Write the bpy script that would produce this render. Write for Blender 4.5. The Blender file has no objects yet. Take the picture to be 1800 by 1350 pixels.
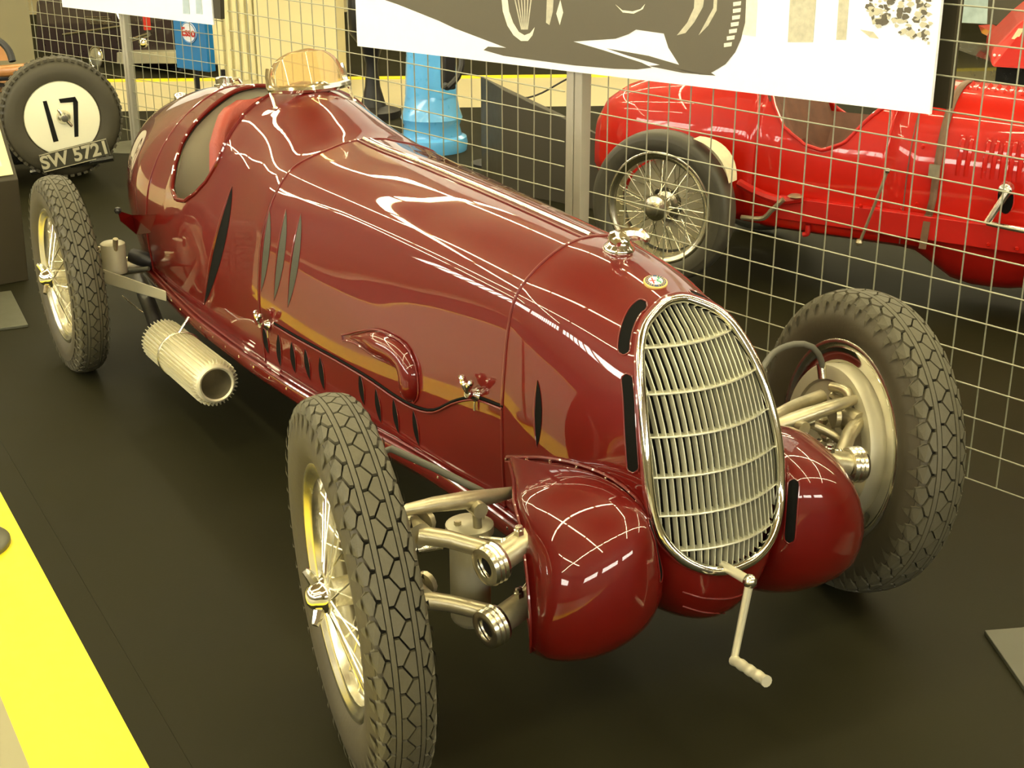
import bpy, bmesh, math, random
from mathutils import Vector as V, Matrix
from mathutils.bvhtree import BVHTree
random.seed(4)
sc = bpy.context.scene
COL = sc.collection
PI = math.pi

# ------------------------------------------------------------------ camera
CAM = V((-1.7602, -2.5059, 1.8780))
CR = V((0.86798, -0.49660, -0.00186)); CU = V((0.18048, 0.31196, 0.93280)); CD = V((0.46265, 0.80998, -0.36040))
FPX = 2474.16
cam = bpy.data.objects.new('camera', bpy.data.cameras.new('camera')); COL.objects.link(cam)
cam.data.sensor_width = 36; cam.data.lens = 36 * FPX / 1800
m = Matrix((CR, CU, -CD)).transposed().to_4x4(); m.translation = CAM; cam.matrix_world = m
cam.data.clip_start = .05; cam.data.clip_end = 100
sc.camera = cam
# ------------------------------------------------------------------ light and exposure
TUBE = (1.0, .90, .55); TUBE_S = 40.0
WIN_S = 22.0
sc.view_settings.view_transform = 'Standard'; sc.view_settings.look = 'None'
sc.view_settings.gamma = 1; sc.view_settings.use_curve_mapping = False
sc.view_settings.exposure = 0.15
w = bpy.data.worlds.new('world'); sc.world = w; w.use_nodes = True
w.node_tree.nodes['Background'].inputs[0].default_value = (1, .93, .7, 1)
w.node_tree.nodes['Background'].inputs[1].default_value = .1
sc.cycles.max_bounces = 6; sc.cycles.glossy_bounces = 4; sc.cycles.diffuse_bounces = 3

# ------------------------------------------------------------------ helpers
def ray(px, py): return CR * ((px - 900) / FPX) + CU * ((675 - py) / FPX) + CD
def at(px, py, ax, val):                      # the point of a picture direction on the plane axis = val
    q = ray(px, py); return CAM + q * ((val - CAM[ax]) / q[ax])
def at_plane(px, py, P0, n):
    q = ray(px, py); return CAM + q * (n.dot(P0 - CAM) / n.dot(q))
def at_depth(px, py, dist): return CAM + ray(px, py) * dist

MATS = {}
def mat(name, color, rough=.5, metal=0, coat=0, noise=0, nscale=20, bump=0, bscale=60, emit=None, es=0, trans=0, spec=.5, alpha=1, coat_rough=.03):
    if name in MATS: return MATS[name]
    mt = bpy.data.materials.new(name); mt.use_nodes = True; nt = mt.node_tree; b = nt.nodes['Principled BSDF']
    c = (*color, 1)
    b.inputs['Base Color'].default_value = c; b.inputs['Roughness'].default_value = rough
    b.inputs['Metallic'].default_value = metal; b.inputs['Coat Weight'].default_value = coat
    b.inputs['Coat Roughness'].default_value = coat_rough
    b.inputs['Specular IOR Level'].default_value = spec
    b.inputs['Transmission Weight'].default_value = trans
    b.inputs['Alpha'].default_value = alpha
    tc = nt.nodes.new('ShaderNodeTexCoord')
    if noise or bump:
        n1 = nt.nodes.new('ShaderNodeTexNoise'); n1.inputs['Scale'].default_value = nscale; n1.inputs['Detail'].default_value = 4
        nt.links.new(tc.outputs['Object'], n1.inputs['Vector'])
    if noise:
        mx = nt.nodes.new('ShaderNodeMix'); mx.data_type = 'RGBA'
        mx.inputs[6].default_value = (*[max(0, k * (1 - noise)) for k in color], 1)
        mx.inputs[7].default_value = (*[min(1, k * (1 + noise)) for k in color], 1)
        nt.links.new(n1.outputs['Fac'], mx.inputs[0]); nt.links.new(mx.outputs[2], b.inputs['Base Color'])
        mr = nt.nodes.new('ShaderNodeMapRange'); mr.inputs[3].default_value = max(0, rough - .08); mr.inputs[4].default_value = min(1, rough + .08)
        nt.links.new(n1.outputs['Fac'], mr.inputs[0]); nt.links.new(mr.outputs[0], b.inputs['Roughness'])
    if bump:
        n2 = nt.nodes.new('ShaderNodeTexNoise'); n2.inputs['Scale'].default_value = bscale; n2.inputs['Detail'].default_value = 5
        nt.links.new(tc.outputs['Object'], n2.inputs['Vector'])
        bp = nt.nodes.new('ShaderNodeBump'); bp.inputs['Strength'].default_value = bump; bp.inputs['Distance'].default_value = .01
        nt.links.new(n2.outputs['Fac'], bp.inputs['Height']); nt.links.new(bp.outputs[0], b.inputs['Normal'])
    if emit:
        b.inputs['Emission Color'].default_value = (*emit, 1); b.inputs['Emission Strength'].default_value = es
    MATS[name] = mt; return mt

PAINT = mat('maroon_paint', (.115, .003, .0015), .45, 0, 1.0, noise=.06, nscale=3, spec=.15, coat_rough=.015)
PAINT2 = mat('maroon_trim_paint', (.14, .006, .004), .35, 0, .8, noise=.06)
LEATHER = mat('red_leather', (.33, .05, .03), .5, noise=.25, nscale=12, bump=.2, bscale=90)
CHROME = mat('chrome', (.86, .84, .76), .10, 1, noise=.05)
CHROME2 = mat('satin_chrome', (.78, .75, .62), .24, 1, noise=.08)
STEEL = mat('worn_steel', (.50, .45, .30), .36, .8, noise=.3, nscale=25, bump=.1)
ALU = mat('painted_aluminium', (.50, .47, .34), .42, .35, noise=.12, nscale=14)
FIN = mat('grille_metal', (.60, .59, .45), .36, .45, noise=.08)
RUBBER = mat('tyre_rubber', (.078, .070, .042), .62, noise=.22, nscale=9, bump=.1, bscale=120)
RUBBER2 = mat('tyre_sidewall', (.055, .046, .026), .6, noise=.3, nscale=7, bump=.06, bscale=80)
GROOVE = mat('groove_shade', (.012, .011, .008), .9, spec=.1)  # near-black for tread grooves, dirt and shade both put in the colour
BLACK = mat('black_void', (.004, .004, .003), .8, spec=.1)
BLACKP = mat('black_paint', (.012, .012, .010), .25, 0, .8, noise=.1)
HOSE = mat('grey_hose', (.10, .095, .07), .6, noise=.15)
SILV = mat('silencer_metal', (.72, .68, .50), .35, .45, noise=.08)
RED = mat('bright_red_paint', (.52, .009, .002), .4, 0, .6, spec=.2, noise=.10, nscale=4, bump=.015, bscale=8)
RED2 = mat('bright_red_trim', (.52, .010, .006), .4, 0, .5, noise=.1)
STRAP = mat('brown_leather_strap', (.16, .085, .045), .6, noise=.3, nscale=30)
BROWN = mat('brown_leather', (.16, .07, .045), .6, noise=.5, nscale=14, bump=.3, bscale=25)
MATF = mat('black_rubber_mat', (.018, .0165, .0065), .62, noise=.22, nscale=2.2, bump=.03, bscale=200, spec=.10)
YEL = mat('yellow_floor_paint', (.95, .78, .02), .45, noise=.04)
BEIGE = mat('cream_floor', (.62, .55, .34), .4, noise=.08, nscale=3)
WALL = mat('beige_wall', (.24, .21, .12), .7, noise=.05, nscale=2)
CEIL = mat('ceiling_cream', (.24, .17, .07), .8, noise=.05, nscale=2)
WIRE = mat('galvanised_wire', (.33, .33, .24), .42, .4, noise=.1)
POST = mat('grey_aluminium_post', (.40, .38, .31), .45, .3, noise=.08)
WHITE = mat('white_print', (.88, .91, .98), .55, noise=.02)
INK = mat('photo_dark_ink', (.105, .092, .060), .5, noise=.06)
INKG = mat('photo_grey_ink', (.50, .48, .36), .5, noise=.35, nscale=50)
INKL = mat('photo_light_ink', (.78, .77, .62), .5, noise=.2, nscale=60)
BLUE = mat('light_blue_enamel', (.12, .46, .92), .3, 0, .6, noise=.06)
BLUE2 = mat('blue_enamel', (.015, .20, .52), .35, 0, .4, noise=.08)
IRON = mat('black_cast_iron', (.014, .013, .014), .45, noise=.2)
GOLD = mat('gold_enamel', (.72, .50, .16), .3, .4)
NAVY = mat('navy_enamel', (.02, .05, .14), .3)
REDE = mat('red_enamel', (.55, .03, .02), .3)
GREEN = mat('green_enamel', (.03, .30, .12), .3)
WOOD = mat('varnished_wood', (.40, .17, .04), .35, 0, .4, noise=.3, nscale=10)
CREAMP = mat('cream_plate_letters', (.46, .43, .30), .5)
PLATE = mat('dark_number_plate', (.045, .042, .025), .45, noise=.1)
MIRRORG = mat('tinted_glass', (.90, .70, .38), .03, 0, trans=.8, alpha=1)
SLATE = mat('dark_sign_panel', (.042, .035, .018), .5, noise=.1)
GREYP = mat('grey_base_plate', (.13, .13, .09), .4, .3, noise=.1)
EMT = mat('fluorescent_tube', (1, 1, 1), .5, emit=TUBE, es=TUBE_S)
EMW = mat('daylight_window', (1, 1, 1), .5, emit=(1.0, .97, .84), es=WIN_S)  # left wall windows and the added highlight bands behind the viewer
EML = mat('lamp_glow', (1, 1, 1), .5, emit=(1, .92, .7), es=60)

ORG = {}
def empty(name, loc, label=None, cat=None, group=None):
    o = bpy.data.objects.new(name, None); COL.objects.link(o); o.location = loc; ORG[o.name] = V(loc)
    o.empty_display_size = .1
    if label: o['label'] = label
    if cat: o['category'] = cat
    if group: o['group'] = group
    return o
def tag(o, label=None, cat=None, group=None, kind=None):
    if label: o['label'] = label
    if cat: o['category'] = cat
    if group: o['group'] = group
    if kind: o['kind'] = kind
    return o
def clone(o, loc, parent=None):
    c = o.copy(); COL.objects.link(c)
    if parent is None: c.location = loc
    else: c.parent = parent; c.location = V(loc) - ORG[parent.name]
    ORG[c.name] = V(loc); return c

class MB:
    def __init__(s): s.v = []; s.f = []
    def add(s, vs, fs):
        n = len(s.v); s.v += [V(a) for a in vs]; s.f += [tuple(i + n for i in f) for f in fs]; return s
    def box(s, c, size, R=None):
        c = V(c); hx, hy, hz = [k / 2 for k in size]
        ps = [V((x, y, z)) for x in (-hx, hx) for y in (-hy, hy) for z in (-hz, hz)]
        if R: ps = [R @ q for q in ps]
        return s.add([c + q for q in ps], [(0, 1, 3, 2), (4, 6, 7, 5), (0, 4, 5, 1), (2, 3, 7, 6), (0, 2, 6, 4), (1, 5, 7, 3)])
    def grid(s, rows, closed=False, flip=False):
        n = len(rows[0]); vs = [q for r_ in rows for q in r_]; fs = []
        for i in range(len(rows) - 1):
            for j in range(n if closed else n - 1):
                a, b = i * n + j, i * n + (j + 1) % n; c, d_ = b + n, a + n
                fs.append((a, d_, c, b) if flip else (a, b, c, d_))
        return s.add(vs, fs)
    def tube(s, path, r, n=8, cap=True, closed=False):
        path = [V(q) for q in path]; m_ = len(path); rr = r if isinstance(r, (list, tuple)) else [r] * m_
        prev = None; rings = []
        for i, q in enumerate(path):
            if closed: t = path[(i + 1) % m_] - path[i - 1]
            else: t = path[min(i + 1, m_ - 1)] - path[max(i - 1, 0)]
            t.normalize()
            if prev is None:
                a = V((0, 0, 1)) if abs(t.z) < .9 else V((1, 0, 0)); e = t.cross(a).normalized()
            else: e = (prev - t * prev.dot(t)).normalized()
            prev = e; g = t.cross(e)
            rings.append([q + (e * math.cos(2 * PI * k / n) + g * math.sin(2 * PI * k / n)) * rr[i] for k in range(n)])
        if closed: rings.append(rings[0])
        base = len(s.v); s.grid(rings, closed=True)
        if cap and not closed:
            s.f.append(tuple(base + k for k in range(n))); s.f.append(tuple(base + (m_ - 1) * n + k for k in reversed(range(n))))
        return s
    def lathe(s, prof, c, a, n=32, e1=None, cap=False):
        c = V(c); a = V(a).normalized()
        if e1 is None: e1 = V((0, 0, 1)) if abs(a.z) < .9 else V((1, 0, 0))
        e1 = (e1 - a * e1.dot(a)).normalized(); e2 = a.cross(e1); base = len(s.v)
        rows = [[c + a * x + (e1 * math.cos(2 * PI * k / n) + e2 * math.sin(2 * PI * k / n)) * r_ for k in range(n)] for x, r_ in prof]
        s.grid(rows, closed=True)
        if cap:
            s.f.append(tuple(base + k for k in range(n))); s.f.append(tuple(base + (len(prof) - 1) * n + k for k in reversed(range(n))))
        return s
    def ball(s, c, r, n=8, sc_=(1, 1, 1)):
        c = V(c); rows = []
        for i in range(n // 2 + 1):
            ph = PI * i / (n // 2)
            rows.append([c + V((math.sin(ph) * math.cos(2 * PI * k / n) * r * sc_[0], math.sin(ph) * math.sin(2 * PI * k / n) * r * sc_[1], math.cos(ph) * r * sc_[2])) for k in range(n)])
        return s.grid(rows, closed=True)
    def prism(s, poly, off):                       # polygon of world points thickened by a vector
        n = len(poly); off = V(off); vs = [V(q) for q in poly] + [V(q) + off for q in poly]
        fs = [tuple(range(n)), tuple(range(2 * n - 1, n - 1, -1))] + [(i, i + n, (i + 1) % n + n, (i + 1) % n) for i in range(n)]
        return s.add(vs, fs)
    def build(s, name, mt, parent=None, smooth=True, org=None, bevel=0, sub=0, sharp=40, fixn=True):
        if org is None:
            lo = [min(q[k] for q in s.v) for k in range(3)]; hi = [max(q[k] for q in s.v) for k in range(3)]
            org = V(((lo[0] + hi[0]) / 2, (lo[1] + hi[1]) / 2, lo[2]))
        org = V(org); me = bpy.data.meshes.new(name)
        me.from_pydata([tuple(q - org) for q in s.v], [], s.f); me.validate()
        if fixn:
            bm = bmesh.new(); bm.from_mesh(me); bmesh.ops.remove_doubles(bm, verts=bm.verts, dist=1e-6)
            bmesh.ops.recalc_face_normals(bm, faces=bm.faces); bm.to_mesh(me); bm.free()
        me.materials.append(mt)
        o = bpy.data.objects.new(name, me); COL.objects.link(o); ORG[o.name] = org
        if smooth:
            me.polygons.foreach_set('use_smooth', [True] * len(me.polygons))
            me.set_sharp_from_angle(angle=math.radians(sharp))
        if parent is not None: o.parent = parent; o.location = org - ORG[parent.name]
        else: o.location = org
        if bevel:
            b = o.modifiers.new('bevel', 'BEVEL'); b.width = bevel; b.segments = 2; b.limit_method = 'ANGLE'
        if sub:
            b = o.modifiers.new('sub', 'SUBSURF'); b.levels = sub; b.render_levels = sub
        return o

def catmull(pts, n):
    pts = [V(q) for q in pts]; P_ = [pts[0] * 2 - pts[1]] + pts + [pts[-1] * 2 - pts[-2]]; o = []
    for i in range(len(pts) - 1):
        a, b, c, d_ = P_[i:i + 4]
        for k in range(n):
            t = k / n
            o.append(.5 * ((2 * b) + (c - a) * t + (2 * a - 5 * b + 4 * c - d_) * t * t + (3 * b - a - 3 * c + d_) * t ** 3))
    o.append(pts[-1]); return o
def resample(pts, n):
    L = [0]
    for a, b in zip(pts, pts[1:]): L.append(L[-1] + (b - a).length)
    o = []; j = 0
    for i in range(n):
        t = L[-1] * i / (n - 1)
        while j < len(L) - 2 and L[j + 1] < t: j += 1
        k = (t - L[j]) / max(1e-9, L[j + 1] - L[j]); o.append(pts[j].lerp(pts[j + 1], k))
    return o
def smooth(pts, n): return resample(catmull(pts, 10), n)
def sstep(a, b, x):
    t = max(0, min(1, (x - a) / (b - a))); return t * t * (3 - 2 * t)
def text_mesh(txt, size, P0, ex, ey, name, mt, parent, thick=.002, bold=0):
    cu = bpy.data.curves.new('t', 'FONT'); cu.body = txt; cu.size = size; cu.extrude = thick; cu.align_x = 'CENTER'; cu.align_y = 'CENTER'; cu.offset = bold
    ob = bpy.data.objects.new('t', cu); COL.objects.link(ob); bpy.context.view_layer.update()
    me = bpy.data.meshes.new_from_object(ob.evaluated_get(bpy.context.evaluated_depsgraph_get()))
    ex = V(ex).normalized(); ey = V(ey).normalized(); ez = ex.cross(ey)
    mb = MB(); mb.add([V(P0) + ex * q.co.x + ey * q.co.y + ez * q.co.z for q in me.vertices], [tuple(p_.vertices) for p_ in me.polygons])
    bpy.data.objects.remove(ob); bpy.data.curves.remove(cu); bpy.data.meshes.remove(me)
    return mb.build(name, mt, parent, smooth=False, fixn=False)

# ================================================================== setting
def slab(name, x0, x1, y0, y1, z0, z1, mt, parent=None):
    return MB().box(((x0 + x1) / 2, (y0 + y1) / 2, (z0 + z1) / 2), (x1 - x0, y1 - y0, z1 - z0)).build(name, mt, parent, smooth=False)
FX0, FX1, FY0, FY1 = -9, 15, -8, 17
CH = 3.7
tag(slab('floor', FX0, FX1, FY0, FY1, -.12, -.006, BEIGE), kind='structure')
tag(slab('ceiling', FX0, FX1, FY0, FY1, CH, CH + .1, CEIL), kind='structure')
tag(slab('wall_left', FX0 - .15, FX0, FY0, FY1, -.12, CH, WALL), kind='structure')
tag(slab('wall_right', FX1, FX1 + .15, FY0, FY1, -.12, CH, WALL), kind='structure')
tag(slab('wall_back', FX0, FX1, FY1, FY1 + .15, -.12, CH, WALL), kind='structure')
tag(slab('wall_front', FX0, FX1, FY0 - .15, FY0, -.12, CH, WALL), kind='structure')
# ceiling lights: trunking rows lengthwise and crosswise, tubes end to end
def light_row(p0, p1, lab):
    p0, p1 = V(p0), V(p1); d_ = (p1 - p0); L = d_.length; d_.normalize(); n = int(L / 1.32)
    h = MB(); t = MB(); sx = (L, .09, .05) if abs(d_.x) > .5 else (.09, L, .05)
    h.box((p0 + p1) / 2 + V((0, 0, .05)), sx)
    for k in range(n):
        a = p0 + d_ * (k * 1.32 + .06); b = a + d_ * 1.2
        t.tube([a, b], .036, 6)
    o = h.build('ceiling_light', ALU, smooth=False)
    tag(o, lab, 'light', 'ceiling tube rows')
    t.build('tube', EMT, o, smooth=False)
for x, lab in zip((-5.0, -2.0, 1.0, 4.0, 8.0), ('over the far left mats', 'over the yellow strip', 'over the maroon car', 'over the red car', 'over the right wall side')):
    light_row((x, -3.6 if x < 5 else 1.6, CH - .12), (x, 14, CH - .12), 'lengthwise ceiling row of fluorescent tubes ' + lab)
for y, lab in zip((-2.4, .6, 5.2, 9.8), ('in front of the maroon nose', 'over the maroon bonnet', 'over the car numbered 17', 'over the far walkway')):
    light_row((-8, y, CH - .20), (13, y, CH - .20), 'crosswise ceiling row of fluorescent tubes ' + lab)
# high window bands on the left wall, added glow bands behind the viewer
def window(n, c, axis, w_, h_):
    mb = MB(); fr = MB()
    ex = V((0, 1, 0)) if axis == 'y' else V((1, 0, 0)); nn = V((1, 0, 0)) if axis == 'y' else V((0, 1, 0))
    c = V(c); R = Matrix((ex, nn, V((0, 0, 1)))).transposed()
    mb.box(c, (w_, .02, h_), R); k = int(w_ / .22)
    for i in range(k + 1): fr.box(c + ex * (-w_ / 2 + w_ * i / k) + nn * .02, (.05, .04, h_), R)
    for s_ in (-1, 1): fr.box(c + V((0, 0, s_ * h_ / 2)) + nn * .02, (w_ + .1, .05, .06), R)
    o = mb.build('window_%d' % n, EMW, smooth=False); tag(o, kind='structure')
    fr.build('window_frame', ALU, o, smooth=False)
for i, y in enumerate((-3.4, .2, 3.8, 7.4, 11.0)): window(i + 1, (FX0 + .02, y, 2.7), 'y', 3.3, .8)
for i, x in enumerate((-5.5, -1.5, 2.5)): window(i + 6, (x, FY0 + .02, 2.7), 'x', 3.0, .8)  # added behind the viewer for highlights on the chrome, not known windows

# floor coverings: dark mat sheets, yellow border strips, far walkway
def sheet(name, poly, z0, z1, mt):
    return MB().prism([V((x, y, z0)) for x, y in poly], (0, 0, z1 - z0)).build(name, mt, smooth=False)
W1 = V((1.00, 9.62)); W2 = V((7.57, 6.31)); wd = (W2 - W1).normalized(); wn = V((wd.y, -wd.x))
if wn.y > 0: wn = -wn
def wl(t, s): q = W1 + wd * t + wn * s; return (q.x, q.y)
o = sheet('floor_mat', [(-1.098, -8), wl(20, 1.42)[0:2] and (11, -8), wl(10.6, 1.42), wl(-2.0, 1.42), (-1.098, 8.2)], -.006, 0, MATF)
tag(o, 'wide dark rubber floor mat sheet under the maroon racing car', 'floor mat')
o = sheet('floor_mat', [(-1.18, -8), (-1.0985, -8), (-1.0985, 8.2), (-1.18, 8.2)], -.006, -.0008, MATF)
tag(o, 'narrow dark mat strip between the seam and the yellow border', 'floor mat')
tag(sheet('floor', [(-3.9, -8), (-1.405, -8), (-1.405, 9), (-3.9, 9)], -.006, -.001, mat('olive_walkway', (.30, .28, .16), .45, noise=.06, nscale=3)), kind='structure')
tag(sheet('trim_3', [(-4.05, -8), (-3.9, -8), (-3.9, 9), (-4.05, 9)], -.006, 0, YEL), kind='structure')
o = sheet('floor_mat', [(-9, -8), (-4.05, -8), (-4.05, 9), (-9, 9)], -.006, 0, MATF)
tag(o, 'dark floor mat beyond the walkway at the far left', 'floor mat')
tag(sheet('trim_1', [(-1.405, -8), (-1.18, -8), (-1.18, 9), (-1.405, 9)], -.006, 0, YEL), kind='structure')
tag(sheet('trim_2', [wl(-3, -.0), wl(12, -.0), wl(12, -.13), wl(-3, -.13)], -.006, 0, YEL), kind='structure')
o = sheet('floor_mat', [wl(-3, -.13), wl(12, -.13), wl(12, -5), wl(-3, -5)], -.006, -.0005, MATF)
tag(o, 'dark floor mat beyond the far cream walkway', 'floor mat')

# ================================================================== maroon racing car
car = empty('racing_car', (0, 1.2, 0), 'vintage maroon single-seat racing car with oval slatted grille and exposed wheels on black mat', 'car')
# body sections: y -> half outline from top centre down the side
SEC = {
 .196: [(0, 1.007), (.05, 1.002), (.094, .986), (.155, .947), (.205, .893), (.227, .813), (.238, .715), (.244, .62), (.243, .497), (.236, .36)],
 .6: [(0, 1.012), (.05, 1.008), (.10, .992), (.168, .957), (.222, .900), (.250, .815), (.268, .715), (.280, .62), (.283, .497), (.272, .35)],
 1.05: [(0, 1.013), (.055, 1.009), (.108, .993), (.18, .965), (.238, .92), (.278, .84), (.304, .75), (.322, .65), (.332, .50), (.322, .345)],
 1.5: [(0, 1.012), (.06, 1.008), (.115, .994), (.19, .972), (.248, .942), (.298, .877), (.33, .81), (.355, .724), (.374, .56), (.367, .34)],
 1.62: [(0, 1.045), (.06, 1.040), (.115, 1.020), (.185, .99), (.24, .95), (.295, .885), (.332, .80), (.360, .70), (.380, .55), (.375, .34)],
 1.75: [(0, 1.085), (.06, 1.078), (.12, 1.050), (.18, 1.012), (.235, .962), (.292, .885), (.332, .79), (.364, .69), (.386, .54), (.382, .34)],
 1.87: [(0, 1.108), (.06, 1.100), (.12, 1.073), (.18, 1.033), (.235, .98), (.285, .905), (.330, .80), (.367, .69), (.393, .54), (.388, .34)],
 2.0: [(0, 1.115), (.06, 1.105), (.12, 1.083), (.19, 1.045), (.25, .985), (.292, .92), (.325, .84), (.37, .71), (.399, .54), (.394, .34)],
 2.2: [(0, 1.09), (.06, 1.08), (.12, 1.055), (.19, 1.015), (.25, .965), (.297, .90), (.335, .82), (.378, .70), (.402, .54), (.398, .34)],
 2.45: [(0, 1.045), (.07, 1.036), (.13, 1.010), (.20, .964), (.255, .915), (.305, .845), (.345, .76), (.382, .66), (.402, .52), (.396, .34)],
 2.8: [(0, 1.0), (.07, .992), (.14, .962), (.21, .915), (.28, .85), (.335, .78), (.375, .70), (.395, .60), (.396, .48), (.375, .34)],
 3.2: [(0, .91), (.06, .90), (.12, .875), (.18, .83), (.24, .76), (.28, .69), (.305, .62), (.315, .54), (.305, .44), (.26, .34)],
 3.6: [(0, .78), (.04, .775), (.08, .755), (.12, .72), (.155, .67), (.18, .62), (.195, .57), (.195, .51), (.185, .45), (.15, .38)],
 3.85: [(0, .64), (.02, .638), (.04, .63), (.055, .61), (.065, .585), (.07, .56), (.07, .54), (.065, .52), (.055, .50), (.03, .48)],
}
YS = sorted(SEC); NS = 37; NB = 7
RS = {y: smooth([V((a, 0, b)) for a, b in SEC[y]], NS) for y in YS}
def cub(a, b, c, d_, t): return .5 * ((2 * b) + (c - a) * t + (2 * a - 5 * b + 4 * c - d_) * t * t + (3 * b - a - 3 * c + d_) * t ** 3)
def section(y):
    y = max(YS[0], min(YS[-1], y)); i = 0
    while i < len(YS) - 2 and YS[i + 1] < y: i += 1
    y1, y2 = YS[i], YS[i + 1]; y0 = YS[max(0, i - 1)]; y3 = YS[min(len(YS) - 1, i + 2)]
    t = (y - y1) / (y2 - y1); out = []
    for k in range(NS):
        p1, p2 = RS[y1][k], RS[y2][k]
        m1 = (p2 - RS[y0][k]) / (y2 - y0) * (y2 - y1); m2 = (RS[y3][k] - p1) / (y3 - y1) * (y2 - y1)
        h = p1 * (2 * t ** 3 - 3 * t * t + 1) + m1 * (t ** 3 - 2 * t * t + t) + p2 * (-2 * t ** 3 + 3 * t * t) + m2 * (t ** 3 - t * t)
        out.append(V((max(0, h.x), y, h.z)))
    return out
def under(sec):                                   # from the bottom of the side to the centre line
    b = sec[-1]; return [V((b.x * (1 - .02 * 0) * math.cos(PI / 2 * k / NB), b.y, b.z - .055 * math.sin(PI / 2 * k / NB))) for k in range(1, NB + 1)]
def zopen(y):
    pts = [(2.0, .885), (2.05, .81), (2.12, .755), (2.2, .715), (2.3, .70), (2.38, .72), (2.42, .77), (2.44, .82), (2.45, .86)]
    for (a, b), (c, d_) in zip(pts, pts[1:]):
        if a <= y <= c: return b + (d_ - b) * (y - a) / (c - a)
def trim_top(sec, z):
    for i in range(len(sec) - 1):
        if sec[i + 1].z < z: 
            t = (sec[i].z - z) / (sec[i].z - sec[i + 1].z); s0 = sec[i].lerp(sec[i + 1], t); return resample([s0] + sec[i + 1:], NS)
def frange(a, b, n): return [a + (b - a) * i / (n - 1) for i in range(n)]
def body_part(ys, name, opening=False, mt=PAINT):
    mb = MB()
    for s_ in (-1, 1):
        rows = []
        for y in ys:
            q = section(y)
            if opening: q = trim_top(q, zopen(y))
            q = q + under(q); rows.append([V((s_ * a.x, a.y, a.z)) for a in q])
        mb.grid(rows)
    return mb
hood = body_part(frange(.196, 1.5, 27), 'bonnet').build('bonnet', PAINT, car)
mb = body_part(frange(1.5, 2.0, 17), 'b'); 
m2 = body_part(frange(2.0, 2.45, 16), 'b', True); mb.add(m2.v, m2.f)
m3 = body_part(frange(2.45, 3.85, 26), 'b'); mb.add(m3.v, m3.f)
shell = mb.build('body_shell', PAINT, car)
tag(shell, 'maroon cockpit surround and rounded tail')

# --- nose shell: from the front seam to the grille surround
RING = [(0, -.140, .945), (.032, -.140, .940), (.089, -.160, .914), (.116, -.180, .889), (.134, -.201, .858), (.148, -.226, .820), (.158, -.250, .778),
        (.167, -.274, .722), (.173, -.296, .662), (.1755, -.314, .595), (.170, -.330, .531), (.158, -.345, .492), (.131, -.366, .455), (.095, -.383, .428), (.05, -.393, .410), (0, -.396, .404)]
NR = 49
ring = smooth([V(q) for q in RING], NR)
s0 = section(.196); seam = s0 + under(s0)
seam = smooth(seam, NR)
def nose_pt(i, t):
    P0 = seam[i]; P3 = ring[i] + V((0, 0, 0)); k = i / (NR - 1); c = sstep(.70, 1, k)
    j0, j1 = max(0, i - 1), min(NR - 1, i + 1)
    tg = ring[j1] - ring[j0]; nrm = V((0, -1, -.0)); out = V((-tg.z, 0, tg.x)); out = -out if out.dot(V((P3.x, 0, P3.z - .66))) < 0 else out; out.normalize()
    if i == 0: out = V((0, 0, 1))
    if i == NR - 1: out = V((0, 0, -1))
    P3 = P3 + out * .006
    P1 = P0 + V((0, -.17 - .05 * c, -.08 * c)); P2 = P3 + out * (.020 + .25 * c) + V((0, .10 - .13 * c, 0))
    return P0 * (1 - t) ** 3 + P1 * 3 * t * (1 - t) ** 2 + P2 * 3 * t * t * (1 - t) + P3 * t ** 3
mb = MB()
for s_ in (-1, 1):
    mb.grid([[V((s_ * q.x, q.y, q.z)) for q in (nose_pt(i, j / 20) for i in range(NR))] for j in range(21)])
nose = mb.build('nose_cowl', PAINT, car)

# --- fairings beside the nose over the suspension
EDGE = [(.246, .160, .495), (.32, .01, .524), (.39, -.114, .542), (.417, -.190, .514), (.439, -.251, .453), (.451, -.285, .391), (.452, -.293, .33), (.438, -.268, .262), (.375, -.165, .200), (.30, -.02, .185), (.25, .10, .185)]
SEAMF = [(.240, .172, .492), (.237, .091, .521), (.230, .012, .549), (.217, -.089, .572), (.203, -.183, .581), (.191, -.253, .573), (.178, -.312, .541), (.162, -.324, .467), (.142, -.317, .403), (.14, -.30, .33), (.15, -.22, .25), (.15, -.08, .22), (.17, .10, .20)]
NE = 33
ed = smooth([V(q) for q in EDGE], NE); sf = smooth([V(q) for q in SEAMF], NE)
def fair_pt(i, t):
    a, b = ed[i], sf[i]; k = i / (NE - 1)
    cz = .355; out = V((0, (a.y + b.y) / 2 - .14, ((a.z + b.z) / 2 - cz) * 1.0)); out.normalize()
    bul = .016 + .082 * sstep(.12, .50, k) * (1 - 1.0 * sstep(.56, .95, k)) - .012 * sstep(.7, 1, k)
    q = a.lerp(b, t); s_ = (4 * t * (1 - t)) ** .6
    return q + out * bul * s_
def fairing(sg):
    mb = MB(); mb.grid([[V((sg * q.x, q.y, q.z)) for q in (fair_pt(i, j / 16) for i in range(NE))] for j in range(17)])
    mb2 = MB(); mb2.grid([[V((sg * (q.x - .0), q.y + .004, q.z)) for q in (fair_pt(i, j / 16) for i in range(NE))] for j in range(17)])
    return mb.build('suspension_fairing', PAINT, car)
fairs = [fairing(-1), fairing(1)]
for f_ in fairs:
    so = f_.modifiers.new('s', 'SOLIDIFY'); so.thickness = .003; so.offset = -1

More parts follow.
